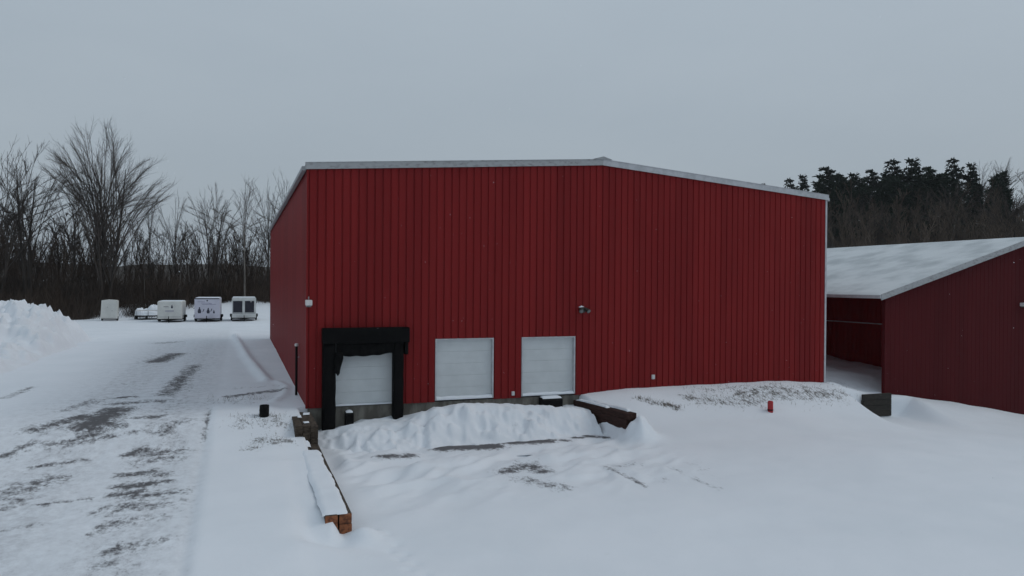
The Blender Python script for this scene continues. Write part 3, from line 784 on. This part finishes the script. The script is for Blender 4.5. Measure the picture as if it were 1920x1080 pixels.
# ---------------------------------------------------------------- trailers parked behind
def patch(x0, x1, z0, z1, y, name, mat, parent): return MB().box(x0, x1, y - .006, y - .001, z0, z1).build(name, mat, parent)
def figure(cx, zb, h, y, parent):
    """flat dark figure shape printed on the panel"""
    m = MB(); pts = []
    for a in range(10): pts.append((cx + .11 * h * math.cos(a * PI / 5), zb + h * .86 + .13 * h * math.sin(a * PI / 5)))
    m.prism(pts, 'y', y - .006, y - .001)
    m.prism([(cx - .20 * h, zb), (cx + .20 * h, zb), (cx + .26 * h, zb + .30 * h), (cx + .13 * h, zb + .73 * h), (cx - .13 * h, zb + .73 * h), (cx - .28 * h, zb + .32 * h)], 'y', y - .006, y - .001)
    return m.build('printed_figure', 'ink', parent)
def wheel(x, y, r, w, parent):
    t = MB(); t.tube([(x - w / 2, y, r), (x - w / 2 + .03, y, r), (x + w / 2 - .03, y, r), (x + w / 2, y, r)], [r * .86, r, r, r * .86], 20)
    o = t.build('wheel', 'black_rubber', parent)
    MB().tube([(x - w / 2 - .008, y, r), (x + w / 2 + .008, y, r)], r * .55, 14).build('rim', 'galv', o)
def box_trailer(loc, rz, w, L, h, mat, label, nose=0.0, fl=.42, tilt=0, dark_top=False):
    t = empty('enclosed_trailer', loc, rz); t.rotation_euler.y = tilt
    tag(t, label, 'trailer', 'enclosed trailers parked behind the warehouse')
    hw = w / 2; c = .10
    b = MB()
    # body swept along its length, upper edges rounded, nose swept back if asked for
    prof = [(-hw, fl), (hw, fl), (hw, h - c), (hw - .03, h - .03), (hw - c, h), (-hw + c, h), (-hw + .03, h - .03), (-hw, h - c)]
    n = len(prof); vs = []
    for y, s, zt in ((0, 1 - nose, nose * .6), (nose * 1.2 + .02, 1, 0), (L, 1, 0)):
        for px, pz in prof: vs.append((px * (1 - .12 * (1 - s) if s < 1 else 1), y, pz - (zt * (pz - fl) / (h - fl) * .25)))
    fs = [tuple(range(n))[::-1], tuple(range(2 * n, 3 * n))]
    for k in range(2):
        fs += [(k * n + i, k * n + (i + 1) % n, (k + 1) * n + (i + 1) % n, (k + 1) * n + i) for i in range(n)]
    b.add(vs, fs); b.build('body', mat, t)
    MB().box(-hw - .02, hw + .02, .04 + nose, L, fl - .14, fl - .002).build('chassis', 'black_rubber', t)
    tg = MB()
    for s in (-1, 1): tg.prism([(s * hw * .75 - .05, .3), (s * hw * .75 + .05, .3), (.05 * s + .05, -1.2), (.05 * s - .05, -1.2)], 'z', fl - .13, fl - .03)
    tg.tube([(0, -1.25, fl - .08), (0, -1.25, fl + .1)], .07, 8); tg.build('tongue', 'black_rubber', t)
    MB().tube([(0, -.95, .02), (0, -.95, .75)], .04, 8).build('jack', 'black_rubber', t)
    for s in (-1, 1):
        for yy in (L * .52, L * .52 + .8): wheel(s * (hw + .05), yy, .34, .2, t)
        MB().prism([(L * .52 - .45, .45), (L * .52 - .3, .76), (L * .52 + 1.1, .76), (L * .52 + 1.25, .45), (L * .52 + 1.18, .45), (L * .52 + 1.05, .70), (L * .52 - .25, .70), (L * .52 - .38, .45)], 'x', s * hw + (0.003 if s > 0 else -.25), s * hw + (.25 if s > 0 else -.003)).build('fender', 'black_rubber', t)
    MB().box(-hw + .1, hw - .1, .12 + nose, L - .1, h + .002, h + .05, 0, .02).build('roof_snow', 'snow', t)
    if dark_top: MB().box(-hw + .02, hw - .02, -.012, .03, h - .12, h - .02).build('front_cap', 'dark_glass', t)
    return t
def tz(x, y): return ground_z(x, y) - .01
t1 = empty('cabinet_trailer', (-16.9, 68.9, tz(-16.9, 68.9)), math.radians(2)); t1.rotation_euler.y = math.radians(1.2)
tag(t1, 'small plain cream box trailer standing alone, leftmost, near the big tree', 'trailer', 'enclosed trailers parked behind the warehouse')
MB().prism([(-.86, .28), (.86, .28), (.82, 2.34), (.70, 2.44), (-.2, 2.50), (-.80, 2.40)], 'y', 0, 1.7).build('body', 'trailer_cream', t1)
MB().box(-.78, .88, .1, 1.65, .14, .277).build('chassis', 'black_rubber', t1)
for s in (-1, 1): wheel(s * .80, 1.0, .26, .18, t1)
for x, z in ((-.15, 1.62), (.32, 1.2)): patch(x - .04, x + .04, z - .05, z + .05, 0, 'latch', 'galv', t1)
patch(-.72, .74, .42, .435, 0, 'seam', 'galv', t1)
t2 = box_trailer((-9.95, 63.6, tz(-9.95, 63.6)), math.radians(-1), 2.62, 4.8, 2.40, 'trailer_cream', 'low cream trailer with small dark print high on its front, left of the printed trailer', .35)
figure(.25, 1.62, .42, 0, t2)
patch(-.62, -.1, 1.78, 1.83, 0, 'printed_line', 'ink', t2); patch(-.5, -.02, 1.66, 1.69, 0, 'printed_line', 'ink_pale', t2)
patch(-.45, .45, 1.32, 1.38, 0, 'printed_line', 'ink_pale', t2); patch(-.45, .45, 1.22, 1.27, 0, 'printed_line', 'ink_pale', t2)
patch(-1.2, 1.2, .62, .66, 0, 'trim_strip', 'galv', t2)
t3 = box_trailer((-6.0, 63.9, tz(-6, 63.9)), math.radians(-1), 2.72, 5.2, 2.78, 'trailer_lilac', 'pale lilac trailer with dark printed figures and lettering on its front', .0, dark_top=True)
for cx, zb, hh in ((-.82, 1.02, .72), (.12, 1.0, .66), (.74, 1.0, .40)): figure(cx, zb, hh, 0, t3)
for cx, z0 in ((-.45, 1.35), (.40, 1.4)): MB().prism([(cx - .05, z0 - .2), (cx + .06, z0 - .12), (cx + .16, z0 + .16), (cx + .06, z0 + .14)], 'y', -.006, -.001).build('printed_mark', 'ink', t3)
for x0, x1, z in ((-1.05, -.25, 2.32), (-.1, .1, 2.45), (-.65, .25, 2.17), (-.55, .95, 2.02), (.2, .5, 2.13)): patch(x0, x1, z, z + .06, 0, 'printed_line', 'ink_pale', t3)
patch(-.06, .08, 2.4, 2.56, -.002, 'printed_mark', 'ink', t3)
t4 = box_trailer((-1.95, 65.5, tz(-1.95, 65.5)), 0, 2.74, 5.0, 2.82, 'trailer_white', 'white trailer with two tall dark panels on its end, nearest the warehouse', .0)
for x0, x1 in ((-1.24, -.20), (.10, 1.14)):
    p = MB().box(x0, x1, -.03, -.002, 1.05, 2.42).build('door_panel', 'dark_glass', t4)
MB().box(-.18, .08, -.04, -.003, .6, 2.46).build('centre_post', 'trailer_white', t4)
MB().box(-1.36, 1.36, -.06, -.003, 2.48, 2.62).build('header', 'trailer_white', t4)
patch(-1.3, 1.3, .92, 1.0, 0, 'trim_strip', 'galv', t4)
patch(.72, .86, 2.30, 2.38, -.032, 'sticker', 'lamp_white', t4)
# low flatbed trailer under snow, partly hidden
x, y = -13.0, 70.6
fb = empty('flatbed_trailer', (x, y, tz(x, y)), math.radians(4))
tag(fb, 'low flatbed trailer buried in snow, half hidden behind the cream trailer', 'trailer')
MB().box(-1.35, 1.5, 0, 4.2, .42, .56).build('deck', 'black_rubber', fb)
for x in (-1.3, -.05, 1.3): MB().box(x - .09, x + .09, .02, .2, .10, .415).build('leg', 'black_rubber', fb)
for s in (-1, 1): wheel(s * 1.22, 2.4, .32, .2, fb)
MB().box(-1.25, 1.4, -.02, .06, 1.10, 1.22).build('rail', 'lamp_white', fb)
for x in (-1.2, .1, 1.35): MB().box(x - .04, x + .04, -.01, .05, .56, 1.10).build('stake', 'galv', fb)
def lump(name, parent, cx, cy, z0, rx, ry, h, seed, mat='snow'):
    us = np.linspace(-1, 1, 26); X, Y = np.meshgrid(us, us, indexing='ij')
    r = np.clip(1 - (np.abs(X) ** 2.4 + np.abs(Y) ** 2.4), 0, 1)
    Z = z0 + h * r ** .45 * (1 + .35 * fbm(X * 2.2 + seed, Y * 2.2, 3))
    me = grid_mesh(name, cx + us * rx, cy + us * ry, Z)
    return link_mesh(name, me, mat, parent, True)
lump('snow_load', fb, .2, 2.2, .55, 1.55, 2.2, .75, 3)
lump('snow_load', fb, -.85, .9, .56, .55, .8, .85, 6)
lump('snow_load', fb, .7, 1.4, .8, .8, .9, .95, 12)

# ---------------------------------------------------------------- trees
class Tubes:
    def __init__(s): s.V = []; s.F = []; s.n = 0
    def add(s, P, R, k):
        P = np.asarray(P, float); R = np.asarray(R, float); m = len(P)
        T = np.gradient(P, axis=0); T /= np.linalg.norm(T, axis=1, keepdims=True) + 1e-9
        ref = np.where(np.abs(T[:, 2:3]) > .9, np.array([[1., 0, 0]]), np.array([[0., 0, 1]]))
        A = np.cross(T, ref); A /= np.linalg.norm(A, axis=1, keepdims=True) + 1e-9
        B = np.cross(T, A)
        a = np.arange(k) * 2 * PI / k
        ring = P[:, None] + (A[:, None] * np.cos(a)[None, :, None] + B[:, None] * np.sin(a)[None, :, None]) * R[:, None, None]
        s.V.append(ring.reshape(-1, 3))
        i = (np.arange(m - 1)[:, None] * k + np.arange(k)[None]).ravel(); j = (np.arange(m - 1)[:, None] * k + (np.arange(k)[None] + 1) % k).ravel()
        s.F.append(np.stack([i, j, j + k, i + k], -1) + s.n); s.n += m * k
    def arrays(s): return np.concatenate(s.V), np.concatenate(s.F)
    def mesh(s, name): return raw_mesh(name, *s.arrays())
def nrm(v): return v / (np.linalg.norm(v) + 1e-9)
def walk(r, p, d, L, n, wob, up):
    P = [p]
    for i in range(n):
        d = nrm(d + r.normal(0, wob, 3) + np.array([0, 0, up])); p = p + d * L / n; P.append(p)
    return np.array(P), d
def side_dir(r, t, ang, az=None):
    a = nrm(np.cross(t, [.3, .2, 1.]) if abs(t[2]) < .95 else np.cross(t, [1., 0, 0])); b = np.cross(t, a)
    ph = r.uniform(0, 2 * PI) if az is None else az
    return nrm(t * math.cos(ang) + (a * math.cos(ph) + b * math.sin(ph)) * math.sin(ang))
def bare_tree(seed, H, stems, lean, n1, n2, n3, r0, t0=.28, ang=.62, l1=.42, up=.10, twig=.013, segs=(9, 5, 3, 2), stem_h=.82, fan=False):
    r = np.random.default_rng(seed); tr, cr = Tubes(), Tubes()
    for s in range(stems):
        az = 2 * PI * s / max(stems, 1) + r.uniform(-.5, .5)
        if fan: az = 2.4 * s; lean_s = lean * math.sqrt((s + .3) / stems) * r.uniform(.85, 1.1)
        else: lean_s = lean
        d = nrm(np.array([math.cos(az) * lean_s * (.55 if fan else 1), math.sin(az) * lean_s * (.55 if fan else 1), 1]))
        p0 = np.array([math.cos(az) * .18 * (stems > 1), math.sin(az) * .18 * (stems > 1), -.5])
        Ls = H * stem_h * r.uniform(.86, 1.05) * (1 - .25 * (lean_s / lean) ** 2 if fan else 1)
        P, _ = walk(r, p0, d, Ls, segs[0], .03 if fan else .055, .0 if fan else .035)
        if fan: P[:, :2] += np.array([math.cos(az), math.sin(az)]) * lean_s * 4.2 * (np.linspace(0, 1, len(P)) ** 1.6)[:, None]
        rr = r0 * np.linspace(1, .16, len(P)) ** 1.1; rr[0] *= 1.35
        tr.add(P, rr, 6)
        for k in range(n1):
            t = t0 + (1 - t0) * (k + r.uniform(0, 1)) / n1
            f = t * (len(P) - 1); i = min(int(f), len(P) - 2); q = P[i] + (P[i + 1] - P[i]) * (f - i)
            td = nrm(P[i + 1] - P[i])
            L1 = H * l1 * (1.12 - .62 * t) * r.uniform(.65, 1.15)
            P1, _ = walk(r, q, side_dir(r, td, ang * r.uniform(.65, 1.25)), L1, segs[1], .055, up)
            R1 = max(r0 * (1 - .8 * t) * .42, twig * 2)
            cr.add(P1, np.linspace(R1, max(R1 * .3, twig * 1.2), len(P1)), 4)
            for k2 in range(n2):
                t2 = .22 + .78 * (k2 + r.uniform(0, 1)) / n2
                f = t2 * (len(P1) - 1); i = min(int(f), len(P1) - 2); q2 = P1[i] + (P1[i + 1] - P1[i]) * (f - i)
                L2 = L1 * .48 * (1.15 - .6 * t2) * r.uniform(.6, 1.2)
                P2, _ = walk(r, q2, side_dir(r, nrm(P1[i + 1] - P1[i]), .52 * r.uniform(.6, 1.3)), L2, segs[2], .06, up * .6)
                R2 = max(R1 * .36, twig * 1.3)
                cr.add(P2, np.linspace(R2, twig, len(P2)), 3)
                for k3 in range(n3):
                    t3 = .3 + .7 * (k3 + r.uniform(0, 1)) / n3
                    f = t3 * (len(P2) - 1); i = min(int(f), len(P2) - 2); q3 = P2[i] + (P2[i + 1] - P2[i]) * (f - i)
                    P3, _ = walk(r, q3, side_dir(r, nrm(P2[i + 1] - P2[i]), .5 * r.uniform(.6, 1.3)), L2 * .6 * r.uniform(.5, 1.2), segs[3], .06, up * .3)
                    cr.add(P3, np.linspace(twig, twig * .6, len(P3)), 3)
    return tr.mesh('trunk'), cr.mesh('crown')
def place_tree(name, label, meshes, loc, rz, sc, bark, group=None, sxy=1.0, cat='tree', crown_mat='twig'):
    t = empty(name, loc, rz); t.scale = (sc * sxy, sc * sxy, sc)
    tag(t, label, cat, group)
    for nm, me, mt in (('trunk', meshes[0], bark), ('crown', meshes[1], crown_mat)):
        if not me.materials: me.materials.append(M[mt])
        o = bpy.data.objects.new(nm, me); COL.objects.link(o); o.parent = t
        if me.materials[0] != M[mt]: o.material_slots[0].link = 'OBJECT'; o.material_slots[0].material = M[mt]
    return t
def gzf(x, y): return float(terrain_base(np.array(x), np.array(y)))
def dome_tree(seed, H, Wd, stems, nl, n2, n3, r0, fork=.3, cz=.52, twig=.014, straight=.035, lo=-.05):
    """trunk or stems that break into long ascending limbs ending on a rounded crown"""
    r = np.random.default_rng(seed); tr, cr = Tubes(), Tubes()
    heads = []
    for s in range(stems):
        az = 2 * PI * s / stems + r.uniform(-.4, .4); ln = .10 if stems > 1 else .03
        d = nrm(np.array([math.cos(az) * ln, math.sin(az) * ln, 1]))
        P, _ = walk(r, np.array([math.cos(az) * .25 * (stems > 1), math.sin(az) * .25 * (stems > 1), -.5]), d, H * r.uniform(.72, .9), 9, .035, .02)
        rr = r0 * np.linspace(1, .14, len(P)); rr[0] *= 1.3
        tr.add(P, rr, 6); heads.append(P)
    c = np.array([0, 0, H * cz])
    limbs = []
    for k in range(nl):
        P = heads[k % stems]
        t = fork + (.80 - fork) * r.uniform(0, 1) ** 1.2
        f = t * (len(P) - 1); i = int(f); q = P[i] + (P[i + 1] - P[i]) * (f - i)
        az = k * 2.39996 + r.uniform(-.4, .4); el = math.asin(r.uniform(lo, .98))
        e = c + np.array([math.cos(el) * math.cos(az) * Wd / 2, math.cos(el) * math.sin(az) * Wd / 2, math.sin(el) * H * (1 - cz)]) * r.uniform(.8, 1.03)
        if e[2] < q[2] + 1.5: e[2] = q[2] + r.uniform(1.5, 3.5)
        ctl = q + np.array([(e[0] - q[0]) * .42, (e[1] - q[1]) * .38, (e[2] - q[2]) * .66])
        u = np.linspace(0, 1, 9)[:, None]
        B = (1 - u) ** 2 * q + 2 * u * (1 - u) * ctl + u * u * e
        B[1:] += np.cumsum(r.normal(0, straight, (8, 3)), 0)
        R = max(r0 * (.40 - .26 * t), .032)
        cr.add(B, np.linspace(R, twig * 1.2, 9), 4); limbs.append((B, R))
    for P in heads: limbs.append((P[4:], r0 * .3))
    for B, R in limbs:
        Ln = np.linalg.norm(B[-1] - B[0])
        for k in range(n2):
            t = .25 + .75 * (k + r.uniform(0, 1)) / n2
            f = t * (len(B) - 1.001); i = int(f); q = B[i] + (B[i + 1] - B[i]) * (f - i); td = nrm(B[i + 1] - B[i])
            out = nrm(np.array([q[0], q[1], .0]) + r.normal(0, 1.6, 3) * np.array([1, 1, .3]))
            d = nrm(td * .8 + out * r.uniform(.25, .6) + np.array([0, 0, .22]))
            L2 = min(Ln, H * .5) * r.uniform(.16, .34) * (1.2 - .55 * t)
            P2, _ = walk(r, q, d, L2, 3, .045, .03)
            cr.add(P2, np.linspace(max(R * .3, twig * 1.25), twig, 4), 3)
            for m in range(n3):
                t3 = .2 + .8 * (m + r.uniform(0, 1)) / n3
                f = t3 * (len(P2) - 1.001); i = int(f); q3 = P2[i] + (P2[i + 1] - P2[i]) * (f - i)
                P3, _ = walk(r, q3, side_dir(r, nrm(P2[i + 1] - P2[i]), r.uniform(.3, .65)), L2 * r.uniform(.3, .6), 2, .04, .05)
                cr.add(P3, np.linspace(twig, twig * .6, 3), 3)
    return tr.mesh('trunk'), cr.mesh('crown')
BIG = dome_tree(11, 24, 16.0, 3, 60, 14, 6, .27, fork=.16, cz=.56, twig=.0105, lo=.08)
VA = [dome_tree(21, 18, 11.5, 2, 26, 9, 5, .22, fork=.25),
      dome_tree(22, 18, 10.0, 1, 20, 8, 5, .20, fork=.34, twig=.011),
      dome_tree(23, 18, 8.5, 1, 17, 8, 5, .15, fork=.42, twig=.011),
      dome_tree(24, 18, 11.5, 3, 27, 8, 5, .19, fork=.22)]
G1 = 'bare trees at the edge of the wood'
def lt(x, y, H, v, label, rz=0, sxy=1.0, bark='bark', name='bare_tree', base=18.0, m=None):
    place_tree(name, label, m or VA[v], (x, y, gzf(x, y) - .1), rz, H / base, bark, G1, sxy)
lt(-19.6, 83.5, 24.3, 0, 'largest bare tree, several stems fanning into a wide round crown behind the lone box trailer', .4, 1.0, 'bark', base=24.0, m=BIG)
lt(-28.6, 85, 21.0, 0, 'dark forked bare tree just left of the largest fan-shaped tree', 1.0, 1.05)
lt(-32.0, 83, 22.0, 3, 'bare tree cut by the left edge of the photo above the snow bank', 2.2, 1.0)
lt(-24.6, 90, 18.0, 1, 'slim bare tree in the gap between the forked tree and the largest tree', 3.1, .9)
lt(-36.5, 90, 20.0, 1, 'bare tree farthest left, only its branches reaching into view', .3)
lt(-15.2, 92, 14.5, 2, 'small bare tree right of the largest fan-shaped tree', 1.3, .9)
lt(-11.7, 93, 16.6, 1, 'upright bare tree behind the low cream trailer', 2.0, .75)
lt(-6.6, 94, 17.4, 0, 'forked bare tree behind the printed lilac trailer', 2.9, .85)
lt(-1.9, 88, 18.2, 2, 'bare tree with thin pale trunk behind the trailer with two dark panels', .7, 1.05, 'bark_pale')
lt(1.6, 95, 19.4, 1, 'tall bare tree next to the warehouse eave at the wood edge', 4.0, .8)
lt(5.2, 96, 20.0, 3, 'bare tree half hidden behind the warehouse eave', 5.0, .8)
lt(-14.9, 85.5, 9.5, 2, 'young tree with pale thin stem behind the buried flatbed trailer', 5.3, .6, 'bark_pale', 'young_tree')
lt(-10.5, 86, 10.0, 2, 'young tree with pale thin stem between the low cream trailer and the printed one', 3.3, .55, 'bark_pale', 'young_tree')

# woods behind, reading as one mass
def sapling(seed, H, n1=7, n2=4, n3=3, ang=.5, stems=1, r0=.09, t0=.2):
    a, b = bare_tree(seed, H, stems, .12, n1, n2, n3, r0, t0=t0, ang=ang, l1=.4, up=.16, twig=.021, segs=(5, 3, 2, 1), stem_h=.95)
    out = []
    nv = 0; Vs = []; Fs = []
    for me in (a, b):
        V = np.empty(len(me.vertices) * 3, np.float32); me.vertices.foreach_get('co', V)
        F = np.empty(len(me.loops), np.int32); me.loops.foreach_get('vertex_index', F)
        Vs.append(V.reshape(-1, 3)); Fs.append(F.reshape(-1, 4) + nv); nv += len(me.vertices)
        bpy.data.meshes.remove(me)
    return np.concatenate(Vs), np.concatenate(Fs)
def brush(seed, H, n):
    r = np.random.default_rng(seed); t = Tubes()
    for k in range(n):
        p = np.array([r.normal(0, .9), r.normal(0, .9), -.2]); d = nrm(np.array([r.normal(0, .35), r.normal(0, .35), 1]))
        P, _ = walk(r, p, d, H * r.uniform(.4, 1.1), 2, .12, .0)
        t.add(P, np.linspace(.02, .012, 3), 3)
    return t.arrays()
def scatter(name, protos, pts, label, cat, mats='bark_brown'):
    Vs = []; Fs = []; nv = 0
    for (x, y, s, rz, k, sxy) in pts:
        V, F = protos[k]; c, sn = math.cos(rz), math.sin(rz)
        W_ = np.empty_like(V); W_[:, 0] = (V[:, 0] * c - V[:, 1] * sn) * s * sxy + x; W_[:, 1] = (V[:, 0] * sn + V[:, 1] * c) * s * sxy + y
        W_[:, 2] = V[:, 2] * s + gzf(x, y)
        Vs.append(W_); Fs.append(F + nv); nv += len(V)
    me = raw_mesh(name, np.concatenate(Vs), np.concatenate(Fs))
    o = link_mesh(name, me, mats)
    return tag(o, label, cat, kind='stuff')
PROT = [sapling(31, 10, 8, 4, 3, .38), sapling(32, 10, 8, 4, 3, .45), sapling(33, 10, 6, 4, 3, .35, 2, .07), sapling(34, 10, 9, 3, 3, .32, 1, .11, .4), sapling(35, 10, 7, 4, 3, .42, 1, .08, .12)]
r_ = np.random.default_rng(5)
pts = []
for i in range(600):
    x = r_.uniform(-62, 24); y = r_.triangular(86, 92, 140) + (5 if x > -10 else 0)
    pts.append((x, y, (.42 + .8 * r_.uniform(0, 1) ** 1.8) * (1.15 if x < -20 else .9) * (1 + max(0, y - 100) * .005), r_.uniform(0, 6.28), r_.integers(0, 5), r_.uniform(.8, 1.3)))
scatter('wood', PROT, pts, 'dark tangle of small bare trees forming the wood at left', 'wood')
BR = [brush(41, 3.2, 46), brush(42, 2.6, 46), brush(43, 3.8, 40)]
pts = []
for i in range(430):
    x = r_.uniform(-60, 22); y = 84 + abs(r_.normal(0, 6)) + (5 if x > -10 else 0) * 1.0
    pts.append((x, y, r_.uniform(.7, 1.5), r_.uniform(0, 6.28), r_.integers(0, 3), r_.uniform(.9, 1.4)))
for i in range(60):
    pts.append((r_.uniform(-40, -20), r_.uniform(73, 84), r_.uniform(.7, 1.4), r_.uniform(0, 6.28), r_.integers(0, 3), 1.2))
for i in range(14): pts.append((r_.uniform(-15.8, -13.2), r_.uniform(76, 84), r_.uniform(.5, .9), 0, r_.integers(0, 3), 1.2))
scatter('undergrowth', BR, pts, 'brown leafless scrub along the foot of the left wood', 'scrub')
# wooded hill on the right
pts = []
while len(pts) < 520:
    rr = r_.uniform(112, 232); az = math.radians(r_.uniform(27, 66))
    x, y = -2.3 + rr * math.sin(az), -28.1 + rr * math.cos(az)
    pts.append((x, y, r_.uniform(1.0, 1.45) * (.72 if rr > 172 and az < .97 else 1), r_.uniform(0, 6.28), r_.integers(0, 5), r_.uniform(.9, 1.4)))
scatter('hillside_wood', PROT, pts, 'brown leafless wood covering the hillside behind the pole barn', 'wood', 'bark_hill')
G2 = 'bare trees on the hillside'
for i, (x, y, H, v, bk, lb) in enumerate([
    (101.9, 79.7, 13.4, 1, 'bark', 'bare tree just right of the warehouse corner on the hillside'),
    (115.9, 87.0, 13.0, 2, 'bark_pale', 'slim bare tree above the left end of the barn roof'),
    (107.0, 74.6, 14.5, 0, 'bark', 'forked bare tree above the left half of the barn roof'),
    (119.7, 75.3, 15.2, 2, 'bark_pale', 'pale-trunked bare tree above the middle of the barn roof'),
    (126.1, 75.4, 16.4, 3, 'bark_pale', 'tall pale forked bare tree above the right half of the barn roof'),
    (130.1, 70.3, 16.0, 1, 'bark', 'bare tree near the right edge above the barn ridge'),
    (120.1, 58.5, 15.5, 0, 'bark', 'bare tree farthest right above the barn ridge'),
    (169.6, 101.0, 15.5, 1, 'bark', 'bare treetop rounding the hill crest right of the pines'),
    (168.1, 94.5, 15.0, 0, 'bark', 'bare treetop on the crest at the right edge')]):
    place_tree('bare_tree', lb, VA[v], (x, y, gzf(x, y) - .2), i * 1.7, H / 18.0, bk, G2, 1.05)

def pine(seed, H, R):
    r = np.random.default_rng(seed); tr = Tubes()
    P, _ = walk(r, np.array([0, 0, -.4]), np.array([0, 0, 1.]), H * .97, 6, .03, .05)
    tr.add(P, np.linspace(.22, .04, len(P)), 6)
    V = []; F = []; nv = 0
    nw = 15
    for w in range(nw):
        t = .08 + .92 * w / (nw - 1)
        Lw = R * (1.08 - t) ** .62 * r.uniform(.6, 1.12) + .25
        for k in range(8 if t < .9 else 5):
            az = r.uniform(0, 2 * PI); up = r.uniform(.05, .45)
            d = nrm(np.array([math.cos(az), math.sin(az), up])); L = Lw * r.uniform(.55, 1.15)
            q = np.array([0, 0, H * t])
            tr.add(np.array([q, q + d * L * .5, q + d * L]), np.array([.05, .035, .015]), 3)
            nt = max(4, int(L * 4.4))
            for j in range(nt):
                c = q + d * L * (.3 + .75 * (j + r.uniform(0, 1)) / nt) + r.normal(0, .16, 3)
                for m in range(4):
                    e = nrm(r.normal(0, 1, 3) + d * .7 + np.array([0, 0, .35])); s = nrm(np.cross(e, r.normal(0, 1, 3))); ln = r.uniform(.35, .7)
                    V += [c - s * .13, c + s * .13, c + e * ln + s * .07, c + e * ln - s * .07]; F.append((nv, nv + 1, nv + 2, nv + 3)); nv += 4
    return tr.mesh('trunk'), raw_mesh('crown', np.array(V), np.array(F))
PV = [pine(51, 14, 2.9), pine(52, 14, 3.3), pine(53, 14, 2.5)]
G3 = 'pines on the hill crest'
for i, (x, y, H, R, lb) in enumerate([
    (127.7, 130.3, 15.4, 2.6, 'lone pine tip peeping over the right slope of the warehouse roof'),
    (132.8, 126.1, 14.6, 3.4, 'leftmost whole pine on the crest, lower of a close pair'),
    (135.1, 124.0, 15.0, 3.2, 'second pine of the close pair by the warehouse corner'),
    (139.0, 120.3, 15.8, 5.0, 'broad pine just right of the warehouse corner on the crest'),
    (141.4, 118.1, 13.4, 3.6, 'lower pine beside the broad pine on the crest'),
    (143.8, 115.6, 13.4, 4.0, 'low wide pine in the dip of the crest line'),
    (146.4, 113.0, 14.0, 3.4, 'slim pine left of the two tallest crest pines'),
    (149.9, 109.1, 15.8, 4.8, 'broad tall pine, left of the two tallest on the crest'),
    (152.7, 106.0, 16.2, 4.6, 'tallest pine on the crest with an uneven top'),
    (154.8, 103.6, 14.0, 3.8, 'shorter pine right of the tallest crest pine'),
    (158.1, 99.4, 15.2, 3.6, 'pointed pine standing among bare treetops on the crest'),
    (160.4, 96.5, 14.2, 3.0, 'narrow rightmost pine on the crest')]):
    m = PV[i % 3]
    place_tree('pine_tree', lb, m, (x, y, gzf(x, y) - .3), i * 2.1, H / 14.0, 'bark', G3, R * 1.08 / 3.1 * 14.0 / H, 'pine', 'needles')
# darker pines crowded below the crest line, one mass
def mesh_arrays(me):
    V = np.empty(len(me.vertices) * 3, np.float32); me.vertices.foreach_get('co', V)
    F = np.empty(len(me.loops), np.int32); me.loops.foreach_get('vertex_index', F)
    return V.reshape(-1, 3), F.reshape(-1, 4)
PP = [mesh_arrays(p[1]) for p in PV]
pts = []
for i in range(46):
    az = math.radians(r_.uniform(39.5, 55)); rr = r_.uniform(180, 206)
    pts.append((-2.3 + rr * math.sin(az), -28.1 + rr * math.cos(az), r_.uniform(.74, .98), r_.uniform(0, 6.28), r_.integers(0, 3), r_.uniform(1.1, 1.45)))
scatter('pine_wood', PP, pts, 'dense dark pines massed just below the hill crest', 'wood', 'needles')

# ---------------------------------------------------------------- dead grass through the snow, a few falling flakes
V = []; F = []; nv = 0
for x0, y0, x1, y1, w, s in GRASS:
    L = math.hypot(x1 - x0, y1 - y0)
    for k in range(int(110 * s * max(L, .4) * (1 if L < 2.5 else .55))):
        t = r_.uniform(-.05, 1.05); x = x0 + (x1 - x0) * t + r_.normal(0, w * .8); y = y0 + (y1 - y0) * t + r_.normal(0, w * .8)
        if y > -.25 and x > 0: continue
        z = gzf(x, y); h = r_.uniform(.04, .17); a = r_.uniform(0, 6.28); dx, dy = r_.normal(0, .07, 2); b = .008
        V += [(x - b * math.cos(a), y - b * math.sin(a), z - .03), (x + b * math.cos(a), y + b * math.sin(a), z - .03), (x + dx + .002, y + dy, z + h), (x + dx - .002, y + dy, z + h)]
        F.append((nv, nv + 1, nv + 2, nv + 3)); nv += 4
tag(link_mesh('dry_grass', raw_mesh('dry_grass', np.array(V), np.array(F)), 'dry_grass'), 'sparse dead grass poking through thin snow', 'grass', kind='stuff')
V = []; F = []; nv = 0
for k in range(420):
    c = np.array([r_.uniform(-12, 24), r_.uniform(-22, -1), r_.uniform(-.5, 10)]); s = r_.uniform(.004, .009)
    o6 = np.array([(1, 0, 0), (-1, 0, 0), (0, 1, 0), (0, -1, 0), (0, 0, 1), (0, 0, -1)]) * s
    V += list(c + o6); F += [tuple(nv + q for q in f) for f in ((0, 2, 4), (2, 1, 4), (1, 3, 4), (3, 0, 4), (2, 0, 5), (1, 2, 5), (3, 1, 5), (0, 3, 5))]; nv += 6
tag(link_mesh('falling_snow', raw_mesh('falling_snow', np.array(V), np.array(F)), 'snow'), 'sparse small snowflakes drifting in the air', 'snowflakes', kind='stuff')

# ---------------------------------------------------------------- thin snowy air
hz = MB().box(-4400, 4400, -4400, 4400, -6, 70).build('haze', [])
hm = bpy.data.materials.new('haze'); hm.use_nodes = True
hm.node_tree.nodes.clear()
h_o = hm.node_tree.nodes.new('ShaderNodeOutputMaterial'); h_v = hm.node_tree.nodes.new('ShaderNodeVolumePrincipled')
h_v.inputs['Color'].default_value = (.90, .92, .95, 1); h_v.inputs['Density'].default_value = .00017
hm.node_tree.links.new(h_v.outputs[0], h_o.inputs['Volume'])
hz.data.materials.append(hm)
tag(hz, kind='stuff')
